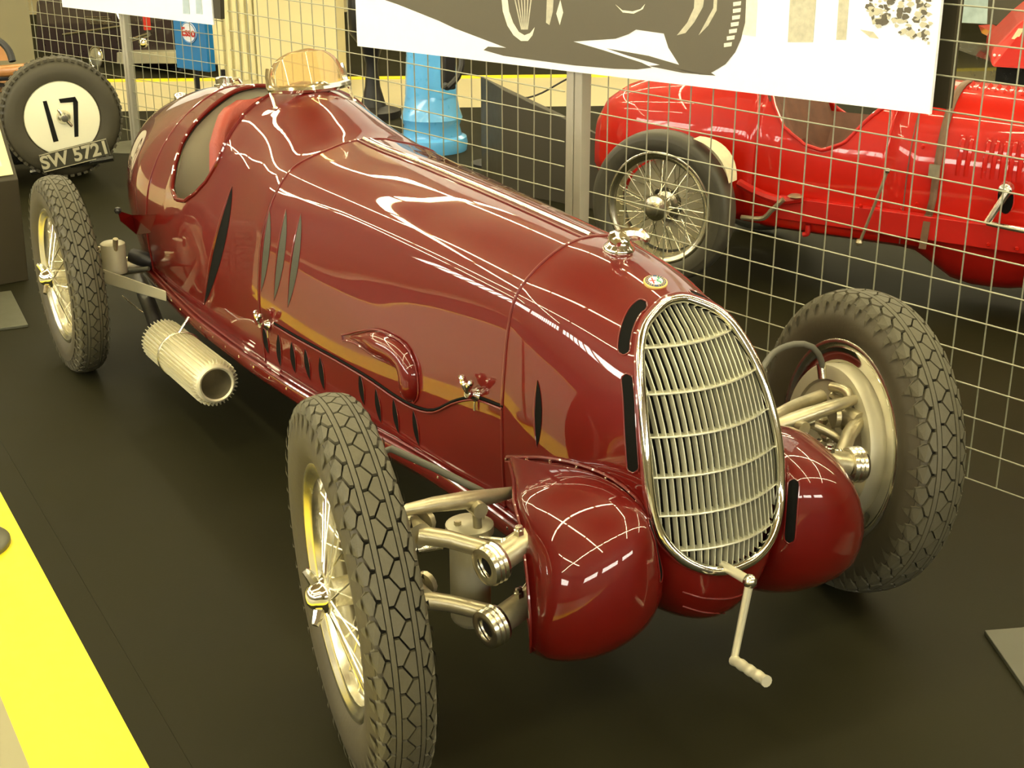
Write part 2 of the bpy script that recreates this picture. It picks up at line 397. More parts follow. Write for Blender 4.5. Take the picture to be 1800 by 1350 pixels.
# raycast onto finished panels
def bvh(objs):
    vs = []; fs = []
    for o in objs:
        n = len(vs); g = ORG[o.name]; vs += [v_.co + g for v_ in o.data.vertices]; fs += [tuple(i + n for i in p_.vertices) for p_ in o.data.polygons]
    return BVHTree.FromPolygons(vs, fs)
BV = bvh([hood, shell, nose] + fairs)
BVB = bvh([hood, shell, nose])
def hit(px, py, tree=None):
    q = ray(px, py).normalized(); h = (tree or BV).ray_cast(CAM, q)
    if h[0] is None: return None, None
    n = h[1]; n = -n if n.dot(q) > 0 else n
    return h[0], n
def hline(pts, n, off=.001, tree=None):
    P_ = smooth([V((a, b, 0)) for a, b in pts], n); o = []
    for q in P_:
        h, nn = hit(q.x, q.y, tree)
        if h is not None: o.append(h + nn * off)
    return o
def sect_line(y, off=.002, both=True):
    s_ = section(y); P_ = []
    for q in reversed(s_): P_.append(V((-q.x, q.y, q.z)))
    for q in s_[1:]: P_.append(q.copy())
    c = V((0, y, .6)); return [q + (q - c).normalized() * off for q in P_]
MB().tube(sect_line(.196, .001), .0035, 6).build('seam_bead', PAINT2, car)
MB().tube(sect_line(1.5, .001), .003, 6).build('seam_bead', PAINT2, car)
MB().tube(sect_line(.190, .0005), .0016, 5).build('seam_gap', BLACK, car)
MB().tube(sect_line(1.506, .0005), .0016, 5).build('seam_gap', BLACK, car)
# bonnet hinge on the ridge
mb = MB()
mb.tube([V((0, y, section(y)[0].z + .003)) for y in frange(.2, 1.5, 14)], .0055, 8)
hinge = mb.build('bonnet_hinge', CHROME2, car)
mb = MB()
for s_ in (-1, 1): mb.tube([V((s_ * .022, y, section(y)[2].z + .004)) for y in frange(.2, 1.5, 14)], .0025, 6)
mb.build('hinge_flange', PAINT2, hinge)

# --- grille
def rloop(off=0, back=0):
    P_ = []
    for s_ in (1, -1):
        L = ring if s_ == 1 else list(reversed(ring))[1:-1]
        for q in L:
            c = V((0, q.y, .67)); e = (V((q.x, q.y, q.z)) - c); e.y = 0; e.normalize()
            P_.append(V((s_ * (q.x + e.x * off), q.y + back, q.z + e.z * off)))
    return P_
gr = MB(); gr.tube(rloop(.0, -.003), .0115, 10, closed=True); surround = gr.build('grille_surround', CHROME, car)
gb = MB(); gb.tube(rloop(.011, .002), .004, 6, closed=True); gb.build('surround_lip', PAINT2, surround)
def ring_at(z):                                   # half width and y of the surround at height z
    for a, b in zip(ring, ring[1:]):
        if a.z >= z >= b.z:
            t = (a.z - z) / max(1e-9, a.z - b.z); return a.lerp(b, t)
    return ring[0] if z > ring[0].z else ring[-1]
BUL = .050
def gsurf(x, z):
    q = ring_at(z); 
    wq = max(q.x, .03); return q.y + .010 - BUL * (1 - min(1, abs(x) / wq) ** 2) * min(1, wq / .17) ** 1.5
grille = MB()
bars = [.868, .785, .702, .620, .538, .462]
back = MB(); rows = []
for k in range(15):
    z = .415 + .515 * k / 14; q = ring_at(z)
    rows.append([V((q.x * s_, gsurf(q.x * s_, z) + .032, z)) for s_ in frange(-1, 1, 9)])
back.grid(rows); gback = back.build('grille_core', BLACK, car)
tag(gback, 'black radiator core behind the slats')
NF_ = 23
for k in range(NF_):
    x = -.168 + .336 * k / (NF_ - 1)
    zs = [q.z for q in ring if q.x >= abs(x)]
    if not zs: continue
    z1, z0 = max(zs) - .004, min(zs) + .004
    f_ = MB(); n = 12; rows = [[], [], [], []]
    for i in range(n):
        z = z0 + (z1 - z0) * i / (n - 1); y = gsurf(x, z); sl = .001
        rows[0].append(V((x - .0011 - sl, y + .015, z))); rows[1].append(V((x - .0013, y, z))); rows[2].append(V((x + .0013, y, z))); rows[3].append(V((x + .0011 - sl, y + .015, z)))
    f_.grid(rows); f_.build('grille_fin', FIN, gback, sharp=30)
for z in bars:
    q = ring_at(z); xs = frange(-q.x + .002, q.x - .002, 17); n = 17
    a = [V((x, gsurf(x, z) - .003, z)) for x in xs]
    b_ = MB(); b_.grid([[p_ + V((0, 0, .0022)) for p_ in a], [p_ + V((0, -.001, 0)) for p_ in a], [p_ + V((0, 0, -.0022)) for p_ in a], [p_ + V((0, .022, -.001)) for p_ in a], [p_ + V((0, .022, .001)) for p_ in a], [p_ + V((0, 0, .0022)) for p_ in a]])
    b_.build('grille_bar', FIN, gback, sharp=30)

# --- decals and openings on panels
def strip_patch(center, halfw, n, off=.0012, rnd=True, tree=None):
    """patch along a picture line, conformed to the panel"""
    P_ = smooth([V((a, b, 0)) for a, b in center], n); rows = []
    for i, q in enumerate(P_):
        t = (P_[min(i + 1, n - 1)] - P_[max(0, i - 1)]).normalized(); s_ = V((-t.y, t.x, 0))
        u = i / (n - 1); L = (P_[-1] - P_[0]).length
        d_ = min(u, 1 - u) * L; wv = halfw if not rnd else halfw * math.sqrt(max(0.02, 1 - max(0, 1 - d_ / halfw) ** 2))
        row = []
        for e in (-1, -.5, 0, .5, 1):
            h, nn = hit(q.x + s_.x * e * wv, q.y + s_.y * e * wv, tree)
            if h is None: break
            row.append(h + nn * off)
        if len(row) == 5: rows.append(row)
    return rows
def slot(center, hw, n=14, tree=None, mirror=False):
    rows = strip_patch(center, hw, n, .0012, True, tree)
    if len(rows) < 2: return
    for sg in ((1, -1) if mirror else (1,)):
        R_ = [[V((sg * q.x, q.y, q.z)) for q in r_] for r_ in rows]
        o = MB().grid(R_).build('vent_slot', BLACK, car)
        rim = [r_[0] for r_ in R_] + [r_[-1] for r_ in reversed(R_)]
        MB().tube(rim, .0018, 5, closed=True).build('slot_rim', PAINT2, o)
slot([(1136, 531), (1117, 546), (1104, 572), (1098, 600), (1097, 624)], 11, 34, BVB, True)
slot([(1102, 657), (1106, 700), (1109, 760), (1114, 831)], 10.5, 44, BVB, True)
slot([(1396, 842), (1393, 880), (1390, 920), (1387, 955)], 10, 34, bvh([fairs[1]]), True)
def leaf(p0, p1, wpx, side=1, n=12, mt=BLACK, lip=.003):
    a, b = V((*p0, 0)), V((*p1, 0)); d_ = b - a; s_ = V((-d_.y, d_.x, 0)).normalized() * side; rows = []
    for i in range(n):
        t = i / (n - 1); c = a.lerp(b, t); wv = wpx * math.sin(PI * t) ** .8; row = []
        for e in (0, .5, 1):
            h, nn = hit(c.x - s_.x * (wv * e - wpx * .3 * math.sin(PI * t)), c.y - s_.y * (wv * e - wpx * .3 * math.sin(PI * t)), BVB)
            if h is not None: row.append(h + nn * .0012)
        if len(row) == 3: rows.append(row)
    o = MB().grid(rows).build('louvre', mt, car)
    MB().tube([r_[0] + (r_[0] - r_[2]) * .12 for r_ in rows], [lip * (.25 + .75 * math.sin(PI * i / (len(rows) - 1))) for i in range(len(rows))], 6).build('louvre_lip', PAINT2, o)
    return o
MESHD = mat('dark_gauze', (.05, .048, .03), .6, .2, noise=.6, nscale=300)
for p0, p1, w_ in (((474, 368), (459, 512), 11), ((503, 368), (482, 528), 12), ((529, 375), (506, 540), 12)):
    tag(leaf(p0, p1, w_, 1, mt=MESHD), 'tall louvre with grey gauze behind')
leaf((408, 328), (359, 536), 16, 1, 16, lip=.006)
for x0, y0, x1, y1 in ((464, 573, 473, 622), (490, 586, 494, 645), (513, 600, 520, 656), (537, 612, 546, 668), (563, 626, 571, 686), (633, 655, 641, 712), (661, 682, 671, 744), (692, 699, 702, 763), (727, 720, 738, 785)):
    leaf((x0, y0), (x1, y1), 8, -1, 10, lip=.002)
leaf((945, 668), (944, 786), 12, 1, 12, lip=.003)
# bonnet side split line
ln = hline([(483, 568), (520, 590), (560, 612), (600, 634), (650, 664), (700, 698), (735, 716), (765, 720), (800, 704), (838, 698), (884, 714)], 40, .0005, BVB)
MB().tube(ln, .0042, 6).build('bonnet_split', BLACK, car)
ln2 = [q + V((-.003, 0, -.007)) for q in ln]
MB().tube(ln2, .0028, 6).build('bonnet_split_bead', PAINT2, car)
# blister over the carburettor intakes
bp_ = []
for px, py in ((603, 593), (625, 594), (650, 600), (676, 609), (698, 620), (713, 634), (720, 652), (722, 672), (722, 690), (722, 703)):
    h, n_ = hit(px, py, BVB); bp_.append(h - n_ * .006)
bp_ = smooth(bp_, 26)
br_ = [(.004 + .034 * sstep(0, .5, i / 25)) * math.sqrt(max(.06, 1 - max(0, (i / 25 - .9) / .1) ** 2 * .8)) for i in range(26)]
bl = MB().tube(bp_, br_, 18).build('bonnet_blister', PAINT, car, sharp=60)
fl_ = []
for i in range(0, 26):
    t_ = (bp_[min(i + 1, 25)] - bp_[max(i - 1, 0)]).normalized(); up_ = V((-1, -.1, 0)).cross(t_).normalized()
    fl_.append((bp_[i] + up_ * (br_[i] + .004) + V((-.008, 0, 0)), bp_[i] - up_ * (br_[i] + .004) + V((-.008, 0, 0))))
MB().tube([a for a, b in fl_] + [b for a, b in reversed(fl_)], .003, 6, closed=True).build('blister_flange', PAINT2, bl)

# --- undertray rail with rivets
RAIL = [(-.1, .262), (.2, .268), (.55, .285), (.95, .346), (1.2, .38), (1.53, .410), (1.82, .424), (2.07, .430), (2.44, .418), (2.75, .40)]
rl = catmull([V((x, y, .345)) for y, x in RAIL], 6)
for sg in (-1, 1):
    P_ = [V((sg * q.x, q.y, q.z)) for q in rl]
    mb = MB(); 
    mb.grid([[q + V((-sg * .06, 0, .012)) for q in P_], [q + V((0, 0, .010)) for q in P_], [q + V((sg * .004, 0, 0)) for q in P_], [q + V((0, 0, -.035)) for q in P_], [q + V((-sg * .05, 0, -.085)) for q in P_], [q + V((-sg * .16, 0, -.10)) for q in P_]])
    tray = mb.build('undertray', PAINT, car)
    MB().tube([q + V((sg * .002, 0, .010)) for q in P_], .005, 6).build('rail_bead', PAINT2, tray)
    MB().tube([q + V((-sg * .012, 0, .017)) for q in P_], .0035, 6).build('rail_bead', PAINT2, tray)
    rs = resample(P_, 26)
    for i, q in enumerate(rs): 
        rv = MB().ball(q + V((sg * .001, 0, -.008)), .0055, 6) if i == 0 else None
        if rv: r0 = rv.build('rivet', CHROME2, tray); g0 = ORG[r0.name] - q
        else: clone(r0, q + g0, tray)
# rivets on the nose / fairing seam
for sg, fo in ((-1, fairs[0]), (1, fairs[1])):
    P_ = [V((sg * q.x, q.y, q.z)) for q in sf[:22]]
    off = [q + V((sg * .006, -.002, .012)) for q in P_]
    fl = MB().tube(off, .004, 6).build('fairing_flange', PAINT2, fo)
    MB().tube([q + V((sg * .004, 0, -.012)) for q in off], .0025, 6).build('fairing_flange', PAINT2, fo)
    mb = MB()
    for q in resample(off, 9): mb.ball(q + V((sg * .003, -.001, -.005)), .0045, 6)
    tag(mb.build('flange_rivets', CHROME2, fo), kind='stuff')
    # rolled edge of the opening
    MB().tube([V((sg * q.x, q.y, q.z)) for q in ed], .0035, 6).build('fairing_edge', PAINT2, fo)
# chin lines and flange
for py, dx in ((1035, 0), (1060, 0)):
    ln = hline([(1200, py + 5), (1240, py + 16), (1290, py + 15), (1330, py - 6)], 12, .001)
    if len(ln) > 3: MB().tube(ln, .0022, 5).build('chin_bead', PAINT2, nose)

# --- radiator cap, badge
h, n_ = hit(1092, 452)
h = V((0, .082, h.z if h else 1.0)); h.z = section(.196)[0].z - .010
cap = MB().lathe([(0, .034), (.007, .037), (.014, .035), (.020, .028), (.032, .026), (.037, .016), (.039, 0)], h, (0, -.10, 1), 20, cap=False).build('radiator_cap', CHROME, car)
mb = MB()
for s_ in (-1, 1):
    P_ = [h + V((0, .01, .032)), h + V((s_ * .020, -.014, .042)), h + V((s_ * .036, -.036, .044)), h + V((s_ * .040, -.058, .036))]
    mb.tube(smooth(P_, 8), [.014, .015, .016, .016, .016, .014, .011, .007], 8)
mb.ball(h + V((0, 0, .030)), .013, 8)
mb.build('cap_wing', CHROME, cap)
MB().lathe([(0, .034), (.004, .034), (.004, .028)], h - V((0, 0, .003)), (0, -.1, 1), 20).build('cap_washer', BLACK, cap)
hb, nb = hit(1152, 497)
e2 = (V((0, 0, 1)) - nb * nb.z).normalized(); e1 = e2.cross(nb).normalized()
bd = MB().lathe([(-.004, .027), (.003, .027), (.0045, .0245), (.0045, 0)], hb, nb, 32).build('badge', GOLD, car)
tag(bd, 'round gold rimmed badge with cross and serpent')
MB().lathe([(.0048, .0235), (.0052, .0235), (.0052, .0165), (.0048, .0165)], hb, nb, 32).build('badge_ring', NAVY, bd)
mb = MB()
for k in range(22):
    if k in (5, 16): continue
    a = 2 * PI * k / 22; c = hb + nb * .0055 + (e1 * math.cos(a) + e2 * math.sin(a)) * .020
    mb.box(c, (.0018, .0036, .0006), Matrix((e1 * -math.sin(a) + e2 * math.cos(a), e1 * math.cos(a) + e2 * math.sin(a), nb)).transposed())
tag(mb.build('badge_letters', GOLD, bd, smooth=False), kind='stuff')
def half(s_, mt, nm):
    P_ = [hb + nb * .0056 + (e1 * math.cos(a) * s_ + e2 * math.sin(a)) * .0162 for a in frange(-PI / 2, PI / 2, 13)]
    return MB().prism(P_, nb * .0004).build(nm, mt, bd, smooth=False)
half(-1, WHITE, 'badge_field'); half(1, mat('pale_blue_enamel', (.45, .62, .66), .3), 'badge_field')
Rb = Matrix((e1, e2, nb)).transposed()
mb = MB().box(hb + nb * .0064 - e1 * .0065, (.0030, .024, .0006), Rb).box(hb + nb * .0064 - e1 * .0075, (.014, .0030, .0006), Rb); mb.build('badge_cross', REDE, bd, smooth=False)
P_ = [hb + nb * .0066 + e1 * (.0065 + .0035 * math.sin(t * 9)) + e2 * (.011 - .022 * t) for t in frange(0, 1, 14)]
MB().tube(P_, .0012, 5).build('badge_serpent', GREEN, bd)

# --- winged bonnet catches
def catch(px, py, s_=1.0, tilt=0):
    h, n_ = hit(px, py + 22 * s_, BVB); up = (V((0, 0, 1)) - n_ * n_.z).normalized(); fw = V((0, -1, 0))
    c = h + n_ * .012
    b = MB().lathe([(0, .017), (.004, .018), (.010, .014), (.020, .011), (.024, .013), (.030, .012), (.032, 0)], h, (n_ + up * .35), 14).build('bonnet_catch', CHROME, car)
    t = h + n_ * .026 + up * .012
    mb = MB()
    for k in (-1, 1):
        mb.tube(smooth([t, t + up * .014 + fw * .008 * k + n_ * .004, t + up * .028 + fw * .019 * k + n_ * .004], 6), [.007, .0075, .008, .008, .0085, .0075], 8)
        mb.ball(t + up * .031 + fw * .021 * k + n_ * .004, .008, 8)
    mb.build('catch_wing', CHROME, b)
    MB().tube(smooth([t, t - fw * .020 + up * .010, t - fw * .034 + up * .024, t - fw * .046 + up * .026], 8), [.004, .0045, .005, .006, .007, .006, .005, .003], 6).build('catch_hook', CHROME, b)
    MB().tube([h + n_ * .006, h + n_ * .006 - up * .04 - fw * .0], .0025, 6).build('catch_pin', CHROME2, b)
catch(838, 672); catch(472, 556, .7)

# --- cockpit: rim rolls, seat, windscreen, filler caps
rim = []
for y in frange(2.0, 2.45, 26):
    q = trim_top(section(y), zopen(y))[0]; rim.append(q)
fr = [q.copy() for q in section(2.0) if q.z > zopen(2.0)]; ba = [q.copy() for q in section(2.45) if q.z > zopen(2.45)]
loop = fr + rim + list(reversed(ba))
loop = [V((-q.x, q.y, q.z)) for q in loop] + [q for q in reversed(loop)]
L2 = []
for q in loop:
    if not L2 or (q - L2[-1]).length > .004: L2.append(q)
MB().tube(L2, .008, 8, closed=True).build('cockpit_rim', PAINT, car)
mb = MB(); rows = []
for i in range(15):                                  # seat back, curved, tucked under the tail
    t = i / 14; row = []
    for j in range(17):
        a = -1 + 2 * j / 16; w_ = .235 + .07 * (1 - t); z = .45 + .555 * t - .13 * abs(a) ** 4 * t; y = 2.36 + .07 * t - .15 * abs(a) ** 2.4 * (1 - .25 * t)
        row.append(V((w_ * a, y, z + .004 * math.cos(a * 18))))
    rows.append(row)
mb.grid(rows); seat = mb.build('seat_backrest', LEATHER, car); so = seat.modifiers.new('s', 'SOLIDIFY'); so.thickness = .05
mb = MB().box((0, 2.12, .43), (.46, .42, .12)); mb.build('seat_cushion', LEATHER, car, bevel=.03)
INN = mat('cockpit_lining', (.20, .18, .11), .7, noise=.2)
mb = MB()
for s_ in (-1, 1):
    mb.grid([[V((s_ * (q.x - .010), q.y, q.z)) for q in (trim_top(section(y), zopen(y) - .001))] for y in frange(2.0, 2.45, 8)])
    mb.grid([[V((s_ * max(0, q.x - .010), q.y, q.z - .010)) for q in section(y)] for y in frange(1.65, 2.0, 5)])
    mb.grid([[V((s_ * max(0, q.x - .010), q.y, q.z - .010)) for q in section(y)] for y in frange(2.45, 2.9, 5)])
mb.build('cockpit_lining', INN, car)
ba_ = [q for q in section(2.475) if q.z > .42]; P_ = [V((-q.x * .985, q.y, q.z - .006)) for q in reversed(ba_)] + [V((q.x * .985, q.y, q.z - .006)) for q in ba_[1:]]
MB().prism(P_, (0, .008, 0)).build('rear_bulkhead', mat('grey_bulkhead', (.42, .40, .28), .6), car, smooth=False)
MB().box((0, 2.25, .33), (.74, 1.0, .02)).build('cockpit_floor', INN, car, smooth=False)
# steering wheel
sw = MB().tube([V((.17 * math.cos(a), 1.98 + .05 * math.sin(a), .88 + .16 * math.sin(a))) for a in frange(0, 2 * PI * 31 / 32, 32)], .011, 8, closed=True).build('steering_wheel', BLACKP, car)
MB().tube([(0, 1.98, .88), (0, 1.6, .80)], .015, 8).build('steering_column', CHROME2, sw)
# windscreen
YW = 1.87
A, B = at(487, 168, 1, YW), at(622, 150, 1, YW)
Tp = at(553, 84, 1, YW + .06)
zb = (A.z + B.z) / 2; zb = max(zb, 1.118); hw_ = (B.x - A.x) / 2; cx_ = (A.x + B.x) / 2
gl = []; NG = 25
for k in range(NG):
    a = PI * k / (NG - 1); gl.append((math.cos(a), math.sin(a) ** .8))
H = Tp.z - zb
def scr(u, v): return V((cx_ + u * hw_, YW + .06 * v + .06 * u * u, zb + v * H))
mb = MB(); mb.grid([[scr(u * (1 - (v ** 2) * 0) * (math.sqrt(max(0, 1 - v ** 2.6))), v) for u in frange(-1, 1, 13)] for v in frange(0, .999, 12)])
ws = mb.build('windscreen', MIRRORG, car); so = ws.modifiers.new('s', 'SOLIDIFY'); so.thickness = .004
tag(ws, 'small rounded amber tinted aero screen')
fm = MB().tube([scr(u, 0) + V((0, -.004, -.002)) for u in frange(-1.04, 1.04, 13)], .013, 8).build('windscreen_frame', CHROME, ws)
for s_ in (-1, 1): MB().tube([scr(s_ * 1.04, 0), scr(s_ * 1.02, .28), scr(s_ * .97, .5)], .006, 6).build('screen_clip', CHROME, ws)
mb = MB()
for u in (-1.02, 1.02):
    q = scr(u, 0); h, n_ = (q + V((0, -.05, -.06)), None); z = None
    s_ = section(q.y - .06); 
    zz = next((a.z for a in s_ if a.x >= abs(q.x)), 1.0)
    mb.tube([q, V((q.x, q.y - .05, zz + .004))], .005, 6); mb.ball(V((q.x, q.y - .05, zz + .006)), .011, 8, (1, 1, .6))
mb.tube(smooth([scr(-.35, .02), scr(.1, .13), scr(.32, .09), scr(.38, -.12)], 10), .004, 6)
mb.build('screen_stay', CHROME, ws)
bv2 = bvh([shell])
for px, py, r_ in ((395, 152, .034), (317, 168, .026)):
    q = at(px, py, 0, 0); z = section(q.y)[0].z
    c = V((0, q.y, z - .004))
    fc = MB().lathe([(0, r_ * 1.2), (.008, r_ * 1.2), (.010, r_), (.030, r_), (.034, r_ * .9), (.037, r_ * .5), (.038, 0)], c, (0, .12, 1), 20).build('filler_cap', CHROME, car)
    MB().tube([c + V((r_ * 1.0, 0, .02)), c + V((r_ * 1.6, -.01, .024)), c + V((r_ * 1.9, -.012, .008))], .007, 6).build('cap_lever', CHROME, fc)
# tail strap bead just behind the cockpit and tail seam
MB().tube(sect_line(2.62, .001), .003, 6).build('tail_bead', PAINT2, car)

# --- crank handle
cr0, cr1, cr2, cr3 = V((0, -.395, .388)), V((0, -.475, .395)), V((.0, -.478, .225)), V((.0, -.60, .225))
cr2 = at(1290, 1160, 1, -.478); cr1 = at(1318, 1022, 1, -.478); cr3 = at(1348, 1198, 1, -.60)
cr0 = V((cr1.x, -.385, cr1.z - .005))
ck = MB().tube([cr0, cr1], .011, 10).build('starting_handle', SILV, car)
MB().ball(cr1, .016, 10).build('crank_knuckle', CHROME2, ck)
MB().tube([cr1, cr2], [.009, .008], 8).build('crank_arm', SILV, ck)
g = [cr2 + (cr3 - cr2) * t for t in frange(0, 1, 33)]
MB().tube(g, [.0120 + .0010 * math.cos(i * PI / 4) for i in range(33)], 12).build('crank_grip', SILV, ck)

# ================================================================== wheels
def wheel(parent, c, a, R, W, rim_r=.262, nsp=56, tread=True, seed=0, disc=True, name='wheel_rim', spin=True, drum=True, npitch=46, part=True, rubber=RUBBER, tcol=None):
    """c centre, a outward axis. rim is the part; tyre, treads, spokes, spinner are its sub-parts"""
    c = V(c); a = V(a).normalized(); e1 = (V((0, 0, 1)) - a * a.z).normalized(); e2 = a.cross(e1)
    def P_(x, r_, th): return c + a * x + (e1 * math.cos(th) + e2 * math.sin(th)) * r_
    hw = W / 2; T = R - .009
    rr = rim_r
    rimp = [(hw * .66, rr + .004), (hw * .74, rr + .008), (hw * .78, rr + .002), (hw * .74, rr - .008), (hw * .62, rr - .014), (hw * .56, rr - .028), (hw * .2, rr - .034), (-hw * .2, rr - .034), (-hw * .56, rr - .028), (-hw * .62, rr - .014), (-hw * .74, rr - .008), (-hw * .78, rr + .002), (-hw * .74, rr + .008), (-hw * .66, rr + .004)]
    rim_ = MB().lathe(rimp, c, a, 64).build(name, CHROME2, parent, sharp=60)
    def crown(x):
        x = abs(x) / hw
        if x < .8: return T - .012 * (x / .8) ** 2
        return T - .012 - .032 * ((x - .8) / .14) ** 1.4
    h = R - rr
    prof = [(hw * .60, rr - .004), (hw * .80, rr + .012), (hw * .95, rr + h * .22), (hw * 1.0, rr + h * .42), (hw * .985, rr + h * .58)]
    prof = [(x, r_) for x, r_ in prof] + [(hw * k, crown(hw * k)) for k in (.94, .87, .8, .6, .4, .2, 0)]
    prof = prof + [(-x, r_) for x, r_ in reversed(prof[:-1])]
    ty = MB().lathe(prof, c, a, 72).build('tyre', tcol or RUBBER2, rim_, sharp=60)
    if tread:
        MB().lathe([(x * hw, crown(x * hw) + .0006) for x in (-.86, -.6, -.3, 0, .3, .6, .86)], c, a, 72).build('tread_gap_shade', GROOVE, rim_)  # black band under the blocks, darkens the gaps as painted shade and dirt
        mb = MB(); p = 2 * PI / npitch; k_ = W / .156
        def block(poly, ph, hh=.0092):
            n = len(poly); cx = sum(q[0] for q in poly) / n; cy = sum(q[1] for q in poly) / n
            top = [P_(x * .97 + cx * .03, crown(x) + hh, (y * .94 + cy * .06 + ph) * p) for x, y in poly]; bot = [P_(x, crown(x) - .002, (y + ph) * p) for x, y in poly]
            mb.add(bot + top, [tuple(range(n, 2 * n))] + [(i, (i + 1) % n, (i + 1) % n + n, i + n) for i in range(n)])
        g = .035
        for i in range(npitch):
            block([(-.0215 * k_, g), (-.0215 * k_, 1 - g), (-.0105 * k_, 1 - g), (.0085 * k_, .5), (-.0105 * k_, g)], i)
            block([(.0215 * k_, g), (.0215 * k_, 1 - g), (.0105 * k_, 1 - g), (-.0085 * k_, .5), (.0105 * k_, g)], i + .5)
            for s_, of in ((-1, .25), (1, .75)):
                block([(s_ * .0362 * k_, .04), (s_ * .0362 * k_, .96), (s_ * .0445 * k_, .94), (s_ * .0545 * k_, .54), (s_ * .0445 * k_, .08)], i + of)
                block([(s_ * .0470 * k_, 1.0), (s_ * .0565 * k_, .58), (s_ * .064 * k_, .56), (s_ * .0700 * k_, .72), (s_ * .0700 * k_, 1.28), (s_ * .064 * k_, 1.44), (s_ * .0565 * k_, 1.42)], i + of, .0075)
                if i % 1 == 0:
                    A_ = [(hw * 1.0, rr + h * .50), (hw * .97, rr + h * .66)]
                    th = (i + of + 1.0) * p
                    mb.add([P_(s_ * hw * 1.0, rr + h * .52, th), P_(s_ * hw * 1.012, rr + h * .66, th - .1 * p), P_(s_ * hw * 1.012, rr + h * .66, th + .1 * p), P_(s_ * hw * .965, rr + h * .78, th - .22 * p), P_(s_ * hw * .965, rr + h * .78, th + .22 * p)], [(0, 1, 2), (1, 3, 4, 2)])
        for s_ in (-1, 1):
            rows = []
            for x, dh in ((.0232, -.002), (.0237, .0098), (.0340, .0098), (.0345, -.002)):
                rows.append([P_(s_ * x * k_, crown(x) + dh, 2 * PI * j / (npitch * 2)) for j in range(npitch * 2)])
            mb.grid(rows, closed=True)
        tag(mb.build('tread_blocks', rubber, rim_, smooth=False), kind='stuff')
    # hub and spokes
    MB().lathe([(-.05, .045), (-.045, .060), (-.03, .062), (-.02, .034), (.05, .030), (.06, .042), (.066, .042), (.07, .028)], c, a, 24).build('hub', CHROME2, rim_)
    mb = MB()
    for i in range(nsp):
        t0 = 2 * PI * i / nsp; sgn = 1 if i % 2 else -1
        if i % 3 == 0: A_, B_ = P_(.062, .040, t0 + sgn * .5), P_(.012, rr - .034, t0)
        else: A_, B_ = P_(-.04, .058, t0 + sgn * .6), P_(-.012 if i % 3 == 1 else .02, rr - .034, t0)
        mb.tube([A_, B_], .0021, 4, cap=False)
    tag(mb.build('spokes', CHROME2, rim_, smooth=False), kind='stuff')
    if spin:
        sp = MB().lathe([(.055, .030), (.060, .038), (.072, .038), (.080, .032), (.092, .028), (.100, .022), (.106, .014), (.108, 0)], c, a, 20)
        for th in (.35, .35 + PI):
            q0 = P_(.082, .028, th); q1 = P_(.090, .046, th + .1); q2 = P_(.098, .058, th + .15)
            sp.tube([q0, q1, q2], [.013, .011, .008], 8)
        sp.build('spinner', CHROME, rim_)
    if drum == 2:
        MB().lathe([(-hw * .60, rr - .012), (-hw * .66, rr - .016), (-hw * .60, rr - .030), (-.046, .214), (-.040, .206)], c, a, 56).build('rim_band', CHROME, rim_)
    if drum:
        MB().lathe([(-.030, .08), (-.034, .205), (-.075, .206), (-.084, .200), (-.086, .165), (-.079, .160), (-.080, .05), (-.095, .048), (-.10, 0)], c, a, 48).build('brake_drum', ALU, rim_)
    return rim_
def axis(st, ca, sg):
    # outward axis of a wheel with steer st and camber ca, sg = -1 near side
    v_ = V((1, 0, 0)); v_ = V((math.cos(ca), 0, -math.sin(ca))); v_ = V((v_.x * math.cos(st), v_.x * math.sin(st), v_.z)); return v_ * sg
wa = wheel(car, (-.7564, -.086, .4154), axis(-.173, -.041, -1), .4154, .130, rim_r=.268); tag(wa, 'near front wheel with wire spokes')
wb = wheel(car, (.7129, .01, .3995), axis(-.176, .1055, 1), .3995, .146, drum=2)
wheel(car, (-.694, 2.696, .370), axis(-.006, -.015, -1), .370, .124, rim_r=.245)
wheel(car, (.694, 2.696, .370), axis(0, -.015, 1), .370, .124, rim_r=.245)

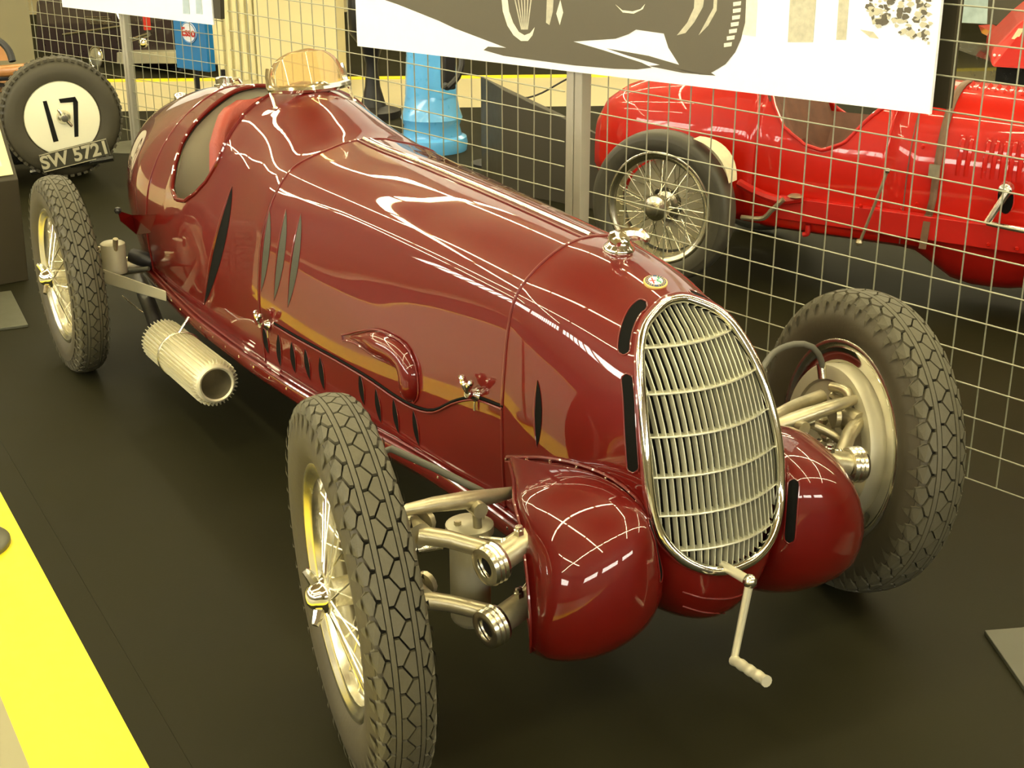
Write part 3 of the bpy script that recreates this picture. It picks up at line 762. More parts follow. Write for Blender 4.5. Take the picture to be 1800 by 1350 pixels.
# ================================================================== suspension, mirrored pairs
def mir(P_, sg): return [V((q.x * (-sg), q.y, q.z)) for q in P_]
for sg in (-1, 1):
    def M(q): return V((q[0] * -sg, q[1], q[2])) if sg == 1 else V(q)
    # coordinates are given for the near (x < 0) side
    def T(pts, r, nm, mt=STEEL, n=12, par=car): return MB().tube([M(q) for q in pts], r, n).build(nm, mt, par)
    lev = T([(-.640, -.070, .560), (-.56, -.065, .553), (-.47, -.050, .536), (-.38, -.035, .520), (-.30, 0, .50)], [.012, .017, .020, .016, .010], 'damper_lever')
    q = M((-.455, -.062, .520))
    MB().lathe([(-.022, .018), (.022, .018)], q, (0, 1, 0), 14, cap=True).build('lever_boss', STEEL, lev)
    T([(-.455, -.062, .52), (-.452, -.062, .47)], .010, 'damper_rod', par=lev)
    tk = MB().lathe([(.0, .030), (.012, .042), (.020, .046), (.225, .046), (.232, .054), (.25, .054), (.255, .046), (.258, 0)], M((-.455, -.03, .215)), (0, 0, 1), 24).build('damper_cylinder', ALU, car)
    for dx in (-.03, .03): MB().tube([M((-.455 + dx, -.03, .468)), M((-.455 + dx, -.03, .48))], .008, 6).build('bolt', STEEL, tk)
    for (z, dz, rr_) in ((.500, -.035, .042), (.345, -.03, .042)):
        arm = T([(-.615, -.10, z + .01), (-.56, -.13, z), (-.48, -.19, z + dz + .01)], [.021, .019, .019], 'trailing_arm')
        T([(-.615, -.11, z + .012), (-.615, -.02, z + .012)], .029, 'arm_knuckle', par=arm)
        T([(-.585, -.06, z + .018), (-.573, -.055, z + .019)], .028, 'arm_clamp', par=arm)
        c = M((-.50, -.215, z + dz))
        ax_ = M((1, .18, .1)).normalized()
        if sg == 1: ax_ = V((-1, .18, .1)).normalized()
        MB().lathe([(-.022, rr_ * .55), (-.024, rr_ * .75), (-.022, rr_), (-.014, rr_ * 1.08), (-.008, rr_), (-.002, rr_ * 1.08), (.004, rr_), (.010, rr_ * 1.08), (.018, rr_), (.020, rr_ * .6)], c, ax_, 24).build('pivot_housing', CHROME2, arm)
        MB().lathe([(-.010, rr_ * .55), (-.010, 0)], c, ax_, 16).build('pivot_cap', IRON, arm)
        T([(-.48, -.212, z + dz + .005), (-.36, -.19, z + dz + .035)], .031, 'cross_tube', par=arm)
        q = M((-.43, -.205, z + dz + .045)); MB().lathe([(0, .012), (.012, .012), (.014, .009), (.020, .009), (.021, 0)], q, (0, 0, 1), 6).build('grease_bolt', CHROME2, arm)
    T([(-.475, -.12, .475), (-.465, -.20, .50), (-.475, -.225, .46)], [.006, .010, .014], 'eye_lever', CHROME2)
    tr = T([(-.64, .03, .405), (-.50, .02, .40)], .009, 'track_rod', CHROME2)
    T([(-.64, .03, .405), (-.615, .03, .404)], .014, 'rod_end', CHROME2, par=tr)
    T([(-.46, -.20, .33), (-.30, -.10, .37)], .0035, 'brake_rod', CHROME2)
    if sg == -1:
        T([(-.60, .16, .52), (-.595, .14, .60), (-.57, .12, .615), (-.50, .05, .58), (-.42, .0, .53), (-.38, 0, .50)], .0085, 'brake_hose', HOSE)
    # brake adjusters on the backing plate
    cl = MB(); 
    for dy, dz in ((-.02, .13), (.0, .09), (.03, .05), (.01, .02)):
        cl.tube([M((-.625, dy - .03, .40 + dz)), M((-.625, dy + .03, .40 + dz + .015))], .011, 8); cl.ball(M((-.62, dy, .40 + dz + .01)), .017, 8)
    cl.build('brake_linkage', STEEL, car)
# far side arm and hose that show above the grille
def TP(pts, r, nm, mt, parent=car, n=10):
    return MB().tube(smooth([at(px, py, 0, x) for px, py, x in pts], 14), r, n).build(nm, mt, parent)
TP([(1335, 655, .36), (1360, 620, .46), (1395, 605, .54), (1425, 608, .58), (1442, 628, .61), (1445, 650, .62)], .008, 'brake_hose', HOSE)
TP([(1443, 638, .62), (1446, 665, .62)], .012, 'hose_union', CHROME2)
TP([(1350, 742, .38), (1395, 716, .50), (1445, 697, .60)], .019, 'damper_lever', STEEL)
TP([(1462, 680, .62), (1490, 690, .62), (1490, 730, .62)], .013, 'brake_linkage', STEEL)
TP([(1478, 735, .61), (1490, 745, .61)], .022, 'link_ball', STEEL)
TP([(1400, 745, .48), (1425, 738, .52)], .022, 'spring_eye', CHROME2)
TP([(1425, 745, .52), (1465, 765, .56), (1490, 790, .58), (1493, 820, .58)], .012, 'trailing_arm', STEEL)

# rear axle pieces
ra = MB().prism([at(182, 474, 0, -.60), at(292, 512, 0, -.43), at(293, 530, 0, -.43), at(184, 498, 0, -.60)], (.0, .012, 0)).build('radius_arm', ALU, car, smooth=False, bevel=.002)
dm = MB().lathe([(0, .045), (.11, .045), (.115, .038), (.12, 0)], at(203, 478, 0, -.54), (0, 0, 1), 20).build('rear_damper', ALU, car)
MB().tube([at(203, 442, 0, -.54), at(203, 420, 0, -.54)], .010, 8).build('damper_neck', STEEL, dm)
MB().ball(at(178, 438, 0, -.56), .016, 8).build('damper_joint', CHROME2, dm)
TP([(232, 450, -.45), (262, 458, -.40), (270, 465, -.36)], .030, 'axle_tube', IRON)
TP([(172, 450, -.58), (185, 465, -.56), (215, 475, -.50), (262, 472, -.42)], .008, 'brake_cable', HOSE)
TP([(215, 560 - 40, -.5), (250, 548, -.46), (290, 568, -.44)], .0025, 'ground_wire', CHROME2)
for sg in (-1, 1):
    MB().tube([V((sg * .62, 2.708, .368)), V((sg * .30, 2.708, .368))], .035, 12).build('half_shaft', STEEL, car)
q = [at(207, 370, 0, -.50), at(232, 378, 0, -.44), at(276, 376, 0, -.395), at(270, 410, 0, -.40), at(240, 412, 0, -.42), at(212, 388, 0, -.49)]
MB().prism(q, (0, .006, -.002)).build('spring_bracket', PAINT, car, smooth=False, bevel=.002)
MB().ball(q[0], .014, 8).build('bracket_bolt', IRON, car)

# exhaust silencer
e0 = at(381, 676, 0, -.50); e1_ = at(285, 602, 0, -.50); e1_.z = e0.z + (e1_.z - e0.z) * .7
ed_ = (e1_ - e0).normalized(); LX = (e1_ - e0).length
ex = MB().lathe([(0.004, .050), (0, .056), (.004, .062), (.02, .066), (LX - .01, .066), (LX + .005, .060), (LX + .01, .03)], e0, ed_, 40).build('exhaust_silencer', SILV, car)
MB().lathe([(0.004, .050), (.10, .047), (.20, .03), (.20, 0)], e0, ed_, 32).build('silencer_bore', STEEL, ex)
u1 = V((0, 0, 1)) - ed_ * ed_.z; u1.normalize(); u2 = ed_.cross(u1)
fins = []
for k in range(36):
    a = 2 * PI * k / 36; dr = u1 * math.cos(a) + u2 * math.sin(a); tn = ed_.cross(dr)
    f_ = MB(); q0 = e0 + ed_ * .012 + dr * .062; q1 = e0 + ed_ * (LX - .01) + dr * .062
    f_.add([q0 - tn * .0022, q0 + tn * .0022, q0 + tn * .0014 + dr * .016 + ed_ * .008, q0 - tn * .0014 + dr * .016 + ed_ * .008, q1 - tn * .0022, q1 + tn * .0022, q1 + tn * .0014 + dr * .016 - ed_ * .008, q1 - tn * .0014 + dr * .016 - ed_ * .008],
           [(0, 1, 2, 3), (4, 7, 6, 5), (0, 4, 5, 1), (1, 5, 6, 2), (2, 6, 7, 3), (3, 7, 4, 0)])
    f_.build('silencer_fin', SILV, ex, smooth=False)
    q0 = e0 + ed_ * .006 + dr * .0495; q1 = e0 + ed_ * .16 + dr * .047
cb = e0 + ed_ * LX * .62
MB().tube([cb + (u1 * math.cos(a) + u2 * math.sin(a)) * .080 for a in frange(0, 2 * PI * 31 / 32, 32)], .004, 6, closed=True).build('silencer_band', CHROME2, ex)
MB().tube([cb + u1 * .080, cb + u1 * .13 + V((.04, 0, .0))], .005, 6).build('silencer_hanger', CHROME2, ex)
MB().tube([e1_, e1_ + ed_ * .35 + V((.06, 0, .03)), e1_ + ed_ * .7 + V((.12, 0, .05))], .030, 12).build('exhaust_pipe', IRON, ex)
#SPLIT
# ================================================================== mesh fences
FA = V((1.2315, 1.0987, 0)); FD = V((math.sin(.1981), -math.cos(.1981), 0)); FN = V((-FD.y, FD.x, 0))
if FN.dot(CAM - FA) < 0: FN = -FN
def fence(P0, dr, s0, s1, z0, z1, sp, phase, zphase, label, group, wr=.0025):
    P0 = V(P0); root = empty('mesh_fence', P0 + dr * ((s0 + s1) / 2), label, 'fence', group)
    k0 = math.ceil((s0 - phase) / sp - 1e-6); k1 = math.floor((s1 - phase) / sp + 1e-6); first = None
    for k in range(k0, k1 + 1):
        q = P0 + dr * (phase + k * sp) + V((0, 0, z0))
        if first is None: first = MB().tube([q, q + V((0, 0, z1 - z0))], wr, 6, cap=False).build('wire', WIRE, root, org=q)
        else: clone(first, q, root)
    j0 = math.ceil((z0 - zphase) / sp - 1e-6); j1 = math.floor((z1 - zphase) / sp + 1e-6); first = None; off = FN * wr * 1.2
    for j in range(j0, j1 + 1):
        q = P0 + dr * s0 + V((0, 0, zphase + j * sp)) + off
        if first is None: first = MB().tube([q, q + dr * (s1 - s0)], wr, 6, cap=False).build('wire', WIRE, root, org=q)
        else: clone(first, q, root)
    return root
fence(FA, FD, -.785, 2.0, .043, 2.0, .0998, 0, .7431 - 7 * .0998, 'galvanised square mesh panel between maroon car and red car, right of the grey post', 'mesh panels')
fence(FA, FD, -3.36, -.925, .043, 2.0, .0945, -1.005, .7431 - 7 * .0998 + .01, 'square mesh panel left of the grey post, behind the amber windscreen', 'mesh panels')
def post(c, dr, w_, d_, h_, label, base=False):
    c = V(c); nn = V((-dr.y, dr.x, 0)); R = Matrix((dr, nn, V((0, 0, 1)))).transposed()
    root = empty('fence_post', c, label, 'post')
    MB().box(c + V((0, 0, h_ / 2)) - dr * w_ * .26, (w_ * .46, d_, h_), R).build('post_channel', POST, root, smooth=False, bevel=.004)
    MB().box(c + V((0, 0, h_ / 2)) + dr * w_ * .26, (w_ * .46, d_, h_), R).build('post_channel', POST, root, smooth=False, bevel=.004)
    MB().box(c + V((0, 0, h_ / 2)), (w_ * .5, d_ * .6, h_), R).build('post_web', POST, root, smooth=False)
    MB().lathe([(0, .22 if base else .11), (.006, .22 if base else .11), (.010, .2 if base else .1), (.010, 0)], c, (0, 0, 1), 32).build('post_base', GREYP, root)
    return root
post(FA + FD * -.853, FD, .086, .05, 2.1, 'grey aluminium double channel post in the mesh fence beside the red car')
# far left fence behind the tail
GD = V((.35, -.937, 0)).normalized(); GP = at(255, 262, 2, 0) - GD * .09
gp_l = at_plane(62, 100, GP, V((-GD.y, GD.x, 0))); gp_r = at_plane(398, 100, GP, V((-GD.y, GD.x, 0)))
sl_ = (gp_l - GP).dot(GD); sr_ = (gp_r - GP).dot(GD)
fence(GP, GD, sl_, -.03, .03, 2.0, .086, 0, .02, 'fine mesh fence behind the wheel numbered 17, left of its slim post', 'far mesh panels', .0024)
fence(GP, GD, .03, sr_, .03, 2.0, .086, .06, .02, 'fine mesh fence panel in front of the blue cabinet, behind the maroon tail', 'far mesh panels', .0024)
post(GP, GD, .055, .04, 2.1, 'slim grey post on a round base plate behind the maroon tail', True)

# ================================================================== large photograph on the fence
PP = FA + FN * .045
def pp(px, py, off=0): return at_plane(px, py, PP + FN * off, FN)
bl_, br_ = pp(628, 81), pp(1634, 201)
tl_, tr_ = pp(628, -20), pp(1648, -5)
s_l = (bl_ - FA).dot(FD); s_r = (br_ - FA).dot(FD); zb_ = (bl_.z + br_.z) / 2
root = empty('photo_panel', FA + FD * (s_l + s_r) / 2 + V((0, 0, zb_)), 'large black and white photograph of an old racing car hanging on the mesh fence', 'poster')
P_ = [bl_, br_, br_ + V((0, 0, 1.15)), bl_ + V((0, 0, 1.15))]
MB().prism(P_, -FN * .012).build('print_board', WHITE, root, smooth=False)
def ink(poly, mt, nm='print_area', off=.0012):
    MB().prism([pp(x, y, off) for x, y in poly], FN * .0006).build(nm, mt, root, smooth=False)
ink([(640, -14), (665, -4), (700, 8), (735, 22), (770, 36), (800, 50), (850, 69), (890, 84), (858, 82), (850, 88), (885, 98), (950, 107), (1010, 115), (1080, 121), (1120, 122), (1146, 119), (1128, 110), (1100, 101), (1060, 88), (1008, 73), (1082, 68), (1105, 60), (1118, 52), (1167, 59), (1175, 84), (1194, 114), (1140, 98), (1066, 85), (1104, 98), (1170, 117), (1230, 131), (1258, 133), (1250, 128), (1275, 113), (1292, 92), (1302, 70), (1310, 40), (1313, -30), (1100, -40), (800, -40)], INK)
ink([(1140, 116), (1160, 114), (1200, 122), (1235, 131), (1200, 128)], INK)
ink([(880, -20), (884, 20), (892, 45), (903, 62), (916, 72), (928, 72), (936, 62), (940, 48), (932, 58), (922, 62), (912, 56), (902, 40), (895, 20), (890, -20)], INKL, off=.002)
for k in range(6):
    x = 900 + k * 7; ink([(x, -20), (x + 2, -20), (918 + k * 2, 52), (916 + k * 2, 52)], INKG, off=.002)
ink([(962, -20), (974, -20), (972, 20), (966, 44), (960, 40)], INKG, off=.002)
ink([(985, 0), (990, 22), (984, 44), (978, 24)], INKL, off=.002)
ink([(1082, 8), (1094, 18), (1112, 20), (1126, 16), (1134, 7), (1130, 16), (1114, 24), (1095, 22)], INKL, off=.002)
ink([(1222, -20), (1240, -20), (1236, 12), (1220, 40), (1205, 58), (1190, 62), (1208, 40), (1220, 14)], INKG, off=.002)
ink([(1256, -20), (1262, -20), (1260, 18), (1245, 45), (1228, 62), (1240, 40), (1254, 14)], INKG, off=.002)
for k in range(7):
    y = 4 + k * 12; x = 1297 - k * k * .45
    ink([(x - 8, y), (x + 6, y - 2), (x + 5, y + 5), (x - 8, y + 7)], INKL, off=.002)
ink([(1300, -20), (1332, -20), (1328, 64), (1302, 60)], INKL, off=.001)
ink([(1390, -20), (1436, -20), (1429, 74), (1385, 74)], INKG, off=.001)
ink([(1476, -20), (1494, -20), (1487, 70), (1470, 70)], INKG, off=.001)
random.seed(7)
for k in range(120):
    x = 1528 + random.random() * 108; y = -8 + random.random() * (55 + 30 * (x - 1528) / 108); r_ = 2 + random.random() * 6
    n_ = 6; ink([(x + r_ * math.cos(a) * (.5 + random.random()), y + r_ * math.sin(a) * (.4 + random.random() * .8)) for a in frange(0, 2 * PI * (n_ - 1) / n_, n_)], INK if k % 2 else INKG, off=.001 + .00001 * k)
ink([(1512, 52), (1535, 56), (1545, 68), (1530, 66)], INKG)
# dark board back to back with it on the other side of the fence
c0 = pp(1640, 201, -.10); c1 = pp(1664, 190, -.10)
bp = [pp(1500, 165, -.10), pp(1664, 192, -.10)]
z_ = (bp[0].z + bp[1].z) / 2
o = MB().prism([bp[0], bp[1], bp[1] + V((0, 0, 1.1)), bp[0] + V((0, 0, 1.1))], -FN * .03).build('display_board', SLATE, smooth=False)
tag(o, 'dark backing board showing past the right edge of the large photograph', 'board')

# white sign at the upper left on the far fence, with a dark end strip
GN = V((-GD.y, GD.x, 0)); GN = GN if GN.dot(CAM - GP) > 0 else -GN
def gp(px, py, off=.05): return at_plane(px, py, GP + GN * off, GN)
a, b = gp(111, 23), gp(374, 32); b.z = a.z = (a.z + b.z) / 2
sg_ = empty('hanging_sign', (a + b) / 2, 'white sign board with faint blue print hanging on the far mesh fence', 'sign')
MB().prism([a, b, b + V((0, 0, .8)), a + V((0, 0, .8))], -GN * .01).build('sign_board', WHITE, sg_, smooth=False)
BLP = mat('pale_blue_print', (.42, .52, .60), .6, noise=.3, nscale=12)
for x0, x1 in ((322, 334), (345, 356)):
    MB().prism([gp(x0, 24, .052), gp(x1, 25, .052), gp(x1 - 4, -20, .052), gp(x0 - 2, -20, .052)], GN * .0008).build('blue_print', BLP, sg_, smooth=False)
MB().prism([gp(375, 32, .04), gp(388, 34, .04), gp(386, -30, .04), gp(373, -30, .04)], -GN * .03).build('sign_edge', SLATE, sg_, smooth=False)

# ================================================================== cream column and wall at the left
cc = at(500, 160, 2, 0)
def block_px(name, x0, x1, yb, depth_off, mt, h_=3.7, th=.5):
    a, b = at(x0, yb, 2, 0), at(x1, yb, 2, 0); dr = (b - a).normalized(); nn = V((-dr.y, dr.x, 0))
    if nn.dot(CAM - a) > 0: nn = -nn
    return MB().prism([a, b, b + nn * th, a + nn * th], (0, 0, h_)).build(name, mt, smooth=False)
CREAM = mat('cream_column_paint', (.74, .66, .40), .6, noise=.05, nscale=4)
CREAM2 = mat('cream_ribbed_panel', (.78, .72, .46), .6, noise=.06, nscale=4)
col = block_px('display_column', 455, 597, 152, 0, CREAM); tag(col, 'square cream column behind the amber windscreen', 'column')
c2 = block_px('ribbed_panel', 386, 454, 150, 0, CREAM2); tag(c2, 'pale cream ribbed panel left of the cream column', 'panel')
a, b = at(386, 150, 2, 0), at(454, 150, 2, 0)
for k in range(5):
    q = a.lerp(b, (k + .5) / 5); MB().box(q + V((-.01, -.02, 1.85)), (.03, .05, 3.6)).build('rib', CREAM2, c2, smooth=False)
a = at_depth(-30, 140, 10.5); b = at_depth(62, 108, 10.5)
o = MB().prism([V((a.x - 1.0, a.y, 0)), V((b.x, b.y, 0)), V((b.x + .05, b.y + .4, 0)), V((a.x - 1.0, a.y + .4, 0))], (0, 0, 2.6)).build('partition', WALL, smooth=False)
tag(o, 'plain beige partition wall behind the car numbered 17', 'partition')

# ================================================================== red racing car beyond the fence
RO = at(1160, 497, 2, 0); RF = V((.459, -.889, 0)).normalized(); RN = V((-.889, -.459, 0)).normalized()
red = empty('racing_car', RO + RF * .9 - RN * .55, 'bright red vintage racing car with brown leather straps behind the mesh fence', 'car')
OFFC = -.52
def RP(s, n, z): return RO + RF * s + RN * (OFFC + n) + V((0, 0, z))
RST = [(-.62, .40, .62, .05), (-.56, .36, .72, .10), (-.45, .34, .79, .17), (-.30, .32, .85, .24), (-.05, .30, .91, .30), (.2, .30, .95, .335), (.45, .29, .955, .345), (.70, .29, .93, .345), (.95, .29, .93, .335), (1.2, .29, .928, .315), (1.6, .29, .915, .295), (2.1, .30, .90, .27), (2.6, .33, .86, .22)]
def rsec(s, n=26):
    i = 0
    while i < len(RST) - 2 and RST[i + 1][0] < s: i += 1
    a, b = RST[i], RST[i + 1]; t = (s - a[0]) / (b[0] - a[0]); zb, zt, hw_ = [a[k] + (b[k] - a[k]) * t for k in (1, 2, 3)]
    out = []
    for k in range(n):
        a_ = PI / 2 * (1 - k / (n - 1)) if False else PI / 2 * k / (n - 1)
        # top centre to side bottom: superellipse upper part, straight lower
        x = hw_ * math.sin(a_) ** .85; z = zb + (zt - zb) * math.cos(a_) ** .55
        out.append((x, z))
    return out
RCUT = [(.34, .90), (.36, .865), (.46, .725), (.57, .66), (.65, .645), (.74, .685), (.82, .79), (.885, .855), (.93, .91)]
def rcut(s):
    for (a, b), (c, d_) in zip(RCUT, RCUT[1:]):
        if a <= s <= c: return b + (d_ - b) * (s - a) / (c - a)
    return RCUT[0][1] if s < .6 else RCUT[-1][1]
def rpart(ss, cut=False):
    mb = MB()
    for sg in (-1, 1):
        rows = []
        for s in ss:
            q = [V((a, 0, b)) for a, b in rsec(s)]
            if cut:
                z = rcut(s)
                for i in range(len(q) - 1):
                    if q[i + 1].z < z:
                        t = (q[i].z - z) / max(1e-6, q[i].z - q[i + 1].z); t = max(0, min(1, t)); q = resample([q[i].lerp(q[i + 1], t)] + q[i + 1:], 26); break
            rows.append([RP(s, sg * a.x, a.z) for a in q])
        mb.grid(rows)
    return mb
mb = rpart(frange(-.62, .34, 18)); m2 = rpart(frange(.34, .93, 24), True); mb.add(m2.v, m2.f); m3 = rpart(frange(.93, 2.6, 14)); mb.add(m3.v, m3.f)
rbody = mb.build('body_shell', RED, red); so = rbody.modifiers.new('s', 'SOLIDIFY'); so.thickness = .012; so.offset = -1
def RS_(px, py, n): return at_plane(px, py, RO + RN * (OFFC + n), RN)
rim_ = []
for s in frange(.342, .928, 30):
    z = rcut(s); q = rsec(s); x = next((a for a, b in q if b <= z), .3); rim_.append(RP(s, x, z))
MB().tube(rim_, .008, 8).build('cockpit_rim', RED2, red)
# far side inner wall and seat leather
mb = MB(); rows = []
for s in frange(.15, .80, 14):
    rows.append([RP(s, n_, z) for n_, z in ((.30, .50), (.27, .66 - .02 * math.cos(s * 40)), (.12, .52), (-.12, .52), (-.27, .66 + .02 * math.cos(s * 40)), (-.29, .70))])
mb.grid(rows).build('cockpit_leather', BROWN, red)
mb = MB(); rows = []
for i in range(12):
    t = i / 11; rows.append([RP(.44 - .20 * t + .07 * (abs(a) ** 2), a * (.29 - .03 * t), .50 + .46 * t + .006 * math.cos(a * 40)) for a in frange(-1, 1, 17)])
mb.grid(rows); o = mb.build('seat_backrest', BROWN, red); so = o.modifiers.new('s', 'SOLIDIFY'); so.thickness = .04
# chassis rail, undertray with sump
def rbox(s0, s1, n0, n1, z0, z1, nm, mt, bev=.004):
    R = Matrix((RF, RN, V((0, 0, 1)))).transposed(); c = RP((s0 + s1) / 2, (n0 + n1) / 2, (z0 + z1) / 2)
    return MB().box(c, (abs(s1 - s0), abs(n1 - n0), z1 - z0), R).build(nm, mt, red, smooth=False, bevel=bev)
rbox(.48, 2.6, .335, .38, .335, .435, 'chassis_rail', RED2)
rbox(.48, 2.6, -.38, -.335, .335, .435, 'chassis_rail', RED2)
mb = MB(); rows = []
for s in frange(.35, 2.6, 30):
    dp = .22 - .10 * sstep(1.0, 1.25, s) * (1 - sstep(1.5, 1.6, s)) - .03 * math.sin(s * 6) * (s > 1)
    rows.append([RP(s, .345 * c_, dp + (.34 - dp) * abs(c_) ** 3) for c_ in frange(-1, 1, 13)])
mb.grid(rows).build('undertray', RED2, red)
T_ = lambda pts, r_, nm, mt, n=8: MB().tube(smooth([RS_(x, y, o_) for x, y, o_ in pts], 12), r_, n).build(nm, mt, red)
T_([(1300, 322, .36), (1330, 338, .39), (1372, 352, .40), (1410, 348, .39)], .020, 'side_tube', RED2)
T_([(1303, 382, .42), (1340, 384, .42), (1356, 370, .42), (1378, 350, .42)], .011, 'handbrake_lever', STEEL)
MB().ball(RS_(1398, 345, .42), .022, 8, (1.6, 1.6, .5)).build('lever_knob', STEEL, red)
T_([(1560, 300, .44), (1545, 340, .44), (1512, 424, .44)], .0065, 'brake_rod', STEEL)
MB().ball(RS_(1510, 426, .44), .016, 8).build('rod_joint', STEEL, red); MB().ball(RS_(1560, 300, .44), .013, 8).build('rod_joint', CHROME2, red)
T_([(1420, 395, .36), (1419, 410, .36), (1412, 412, .36)], .012, 'tray_hook', RED2)
T_([(1775, 332, .42), (1755, 362, .43), (1735, 392, .44)], .014, 'exhaust_lever', CHROME2)
T_([(1735, 392, .44), (1765, 399, .44), (1815, 409, .44)], .011, 'side_bar', CHROME2)
ov = [RS_(1769 + 14 * math.cos(a) * (1 if math.sin(a) > -9 else 1), 347 + 28 * math.sin(a), .365) for a in frange(0, 2 * PI * 19 / 20, 20)]
MB().prism(ov, RN * .012).build('side_port', BLACK, red, smooth=False)
MB().tube([q + RN * .008 for q in ov], .004, 6, closed=True).build('port_rim', RED2, red)
MB().lathe([(0, .03), (.03, .026), (.04, .012), (.04, 0)], RS_(1770, 332, .39), RN, 14).build('port_hub', CHROME2, red)
# bonnet straps following the section
def rstrap(s, w_, z1, nm='bonnet_strap'):
    mb = MB(); rows = []
    q = [(a, b) for a, b in rsec(s) if b > z1] + [(.352, z1)]
    q = [(-a, b) for a, b in reversed(q)] + q[1:]
    for ds in (-w_ / 2, w_ / 2): rows.append([RP(s + ds, a * 1.03 + (.004 if a > 0 else -.004), b + .007) for a, b in q])
    o = mb.grid(rows).build(nm, STRAP, red); so = o.modifiers.new('s', 'SOLIDIFY'); so.thickness = .006
    return o
st_ = rstrap(1.14, .030, .43)
MB().box(RP(1.14, .352, .62), (.045, .012, .05), Matrix((RF, RN, V((0, 0, 1)))).transposed()).build('strap_buckle', STEEL, st_)
MB().prism([RP(1.12, .388, .30), RP(1.15, .388, .30), RP(1.155, .372, .44), RP(1.125, .372, .44)], RN * .005).build('strap_tail', STRAP, st_, smooth=False)
# louvres: rows of raised ribs on the bonnet side and along the top
def rlouv(s, z0, z1):
    mb = MB(); rows = []
    for t in frange(0, 1, 7):
        z = z0 + (z1 - z0) * t; x = next((a for a, b in rsec(s) if b <= z), .3); e = math.sin(PI * min(1, max(0, t))) ** .4
        rows.append([RP(s - .010, x + .001, z), RP(s - .002, x + .001 + .010 * e, z), RP(s + .009, x + .001, z)])
    return mb.grid(rows).build('louvre', RED, red)
for k in range(22):
    if k in (2,): continue
    rlouv(1.22 + .034 * k, .60, .76)
mb = MB(); first = None
for k in range(24):
    s = 1.17 + .036 * k; rows = []
    for n_ in frange(.03, .10, 4): rows.append([RP(s - .012, n_, rsec(s)[int(n_ * 60)][1] + .002), RP(s, n_, rsec(s)[int(n_ * 60)][1] + .016), RP(s + .010, n_, rsec(s)[int(n_ * 60)][1] + .002)])
    MB().grid(rows).build('top_louvre', RED, red)
seamp = [RP(1.02, a * 1.0 + .001, b + .001) for a, b in rsec(1.02)]
MB().tube(seamp, .003, 5).build('panel_seam', BROWN, red)
for px, py, o_ in ((1513, 362, .39), (1622, 258, .34), (1737, 430, .39), (1787, 437, .39), (1612, 359, .39)):
    MB().ball(RS_(px, py, o_), .010, 6).build('rivet', RED, red)
# wheel of the red car
rw = wheel(red, RO + V((0, 0, .355)) - RN * .0, RN, .352, .13, rim_r=.246, nsp=60, tread=False, drum=True, spin=False, tcol=mat('plain_tyre', (.07, .064, .045), .5, noise=.2))
wc = RO + V((0, 0, .36))
MB().lathe([(.03, .055), (.06, .062), (.075, .055), (.085, .03), (.11, .028), (.115, 0)], wc, RN, 24).build('hub_cap', CHROME2, rw)
GUARD = mat('pale_canvas_guard', (.74, .68, .45), .7, noise=.3, nscale=30)
mb = MB(); rows = []
for a in frange(.45, 1.15, 12):
    r0_, r1_ = .355, .358 + .045 * math.sin((a - .45) / .7 * PI * .9) ; rows.append([wc + RN * n_ + (RF * math.sin(a) + V((0, 0, math.cos(a)))) * r_ for n_, r_ in ((.02, r0_), (.045, (r0_ + r1_) / 2), (-.02, r1_))])
mb.grid(rows).build('wheel_guard', GUARD, red)

wheel(red, RO + V((0, 0, .352)) - RN * 1.08, -RN, .352, .13, rim_r=.246, nsp=40, tread=False, spin=False, tcol=MATS['plain_tyre'])
for n_, a_ in ((0, RN), (-1.08, -RN)): wheel(red, RO + V((0, 0, .352)) + RN * n_ + RF * 2.5, a_, .352, .12, rim_r=.246, nsp=40, tread=False, spin=False, tcol=MATS['plain_tyre'])
MB().tube([RO + V((0, 0, .352)) + RF * 2.5, RO + V((0, 0, .352)) + RF * 2.5 - RN * 1.08], .025, 10).build('front_axle', STEEL, red)
MB().tube([RO + V((0, 0, .352)), RO + V((0, 0, .352)) - RN * 1.08], .035, 10).build('rear_axle', STEEL, red)
nc = rsec(2.6); MB().prism([RP(2.6, -a, b) for a, b in reversed(nc)] + [RP(2.6, a, b) for a, b in nc[1:]], RF * .03).build('radiator', CHROME2, red, smooth=False)
# another red car nose far right
f0 = at_depth(1775, 85, 9.0)
rc = empty('vintage_car', V((f0.x, f0.y, 0)), 'red car front with a stitched padded edge at the upper right beyond the mesh', 'car')
def q_(px, py, dd): return at_depth(px, py, dd)
MB().prism([q_(1742, 90, 8.9), q_(1742, 117, 8.8), q_(1830, 124, 8.8), q_(1830, 10, 8.9), q_(1790, 42, 8.9)], (.55, .55, 0)).build('padded_panel', RED2, rc, smooth=False, bevel=.02)
MB().prism([q_(1778, 68, 8.86), q_(1790, 50, 8.86), q_(1800, 50, 8.86), q_(1788, 70, 8.86)], (-.002, -.004, 0)).build('pale_flash', CREAM, rc, smooth=False)
mb = MB()
for k in range(8): mb.ball(q_(1748 + k * 9, 97 + k * 1.2, 8.84), .010, 6)
tag(mb.build('stitching', WHITE, rc), kind='stuff')
MB().prism([q_(1742, 56, 9.6), q_(1748, 70, 9.6), q_(1768, 70, 9.6), q_(1768, 54, 9.6)], (.2, .3, 0)).build('mudguard', RED, rc, smooth=False)
z0 = q_(1780, 120, 8.8).z
MB().prism([V((f0.x - .1, f0.y, 0)), V((f0.x + .9, f0.y - .5, 0)), V((f0.x + 1.3, f0.y + .4, 0)), V((f0.x + .3, f0.y + .9, 0))], (0, 0, z0)).build('chassis', BLACKP, rc, smooth=False)
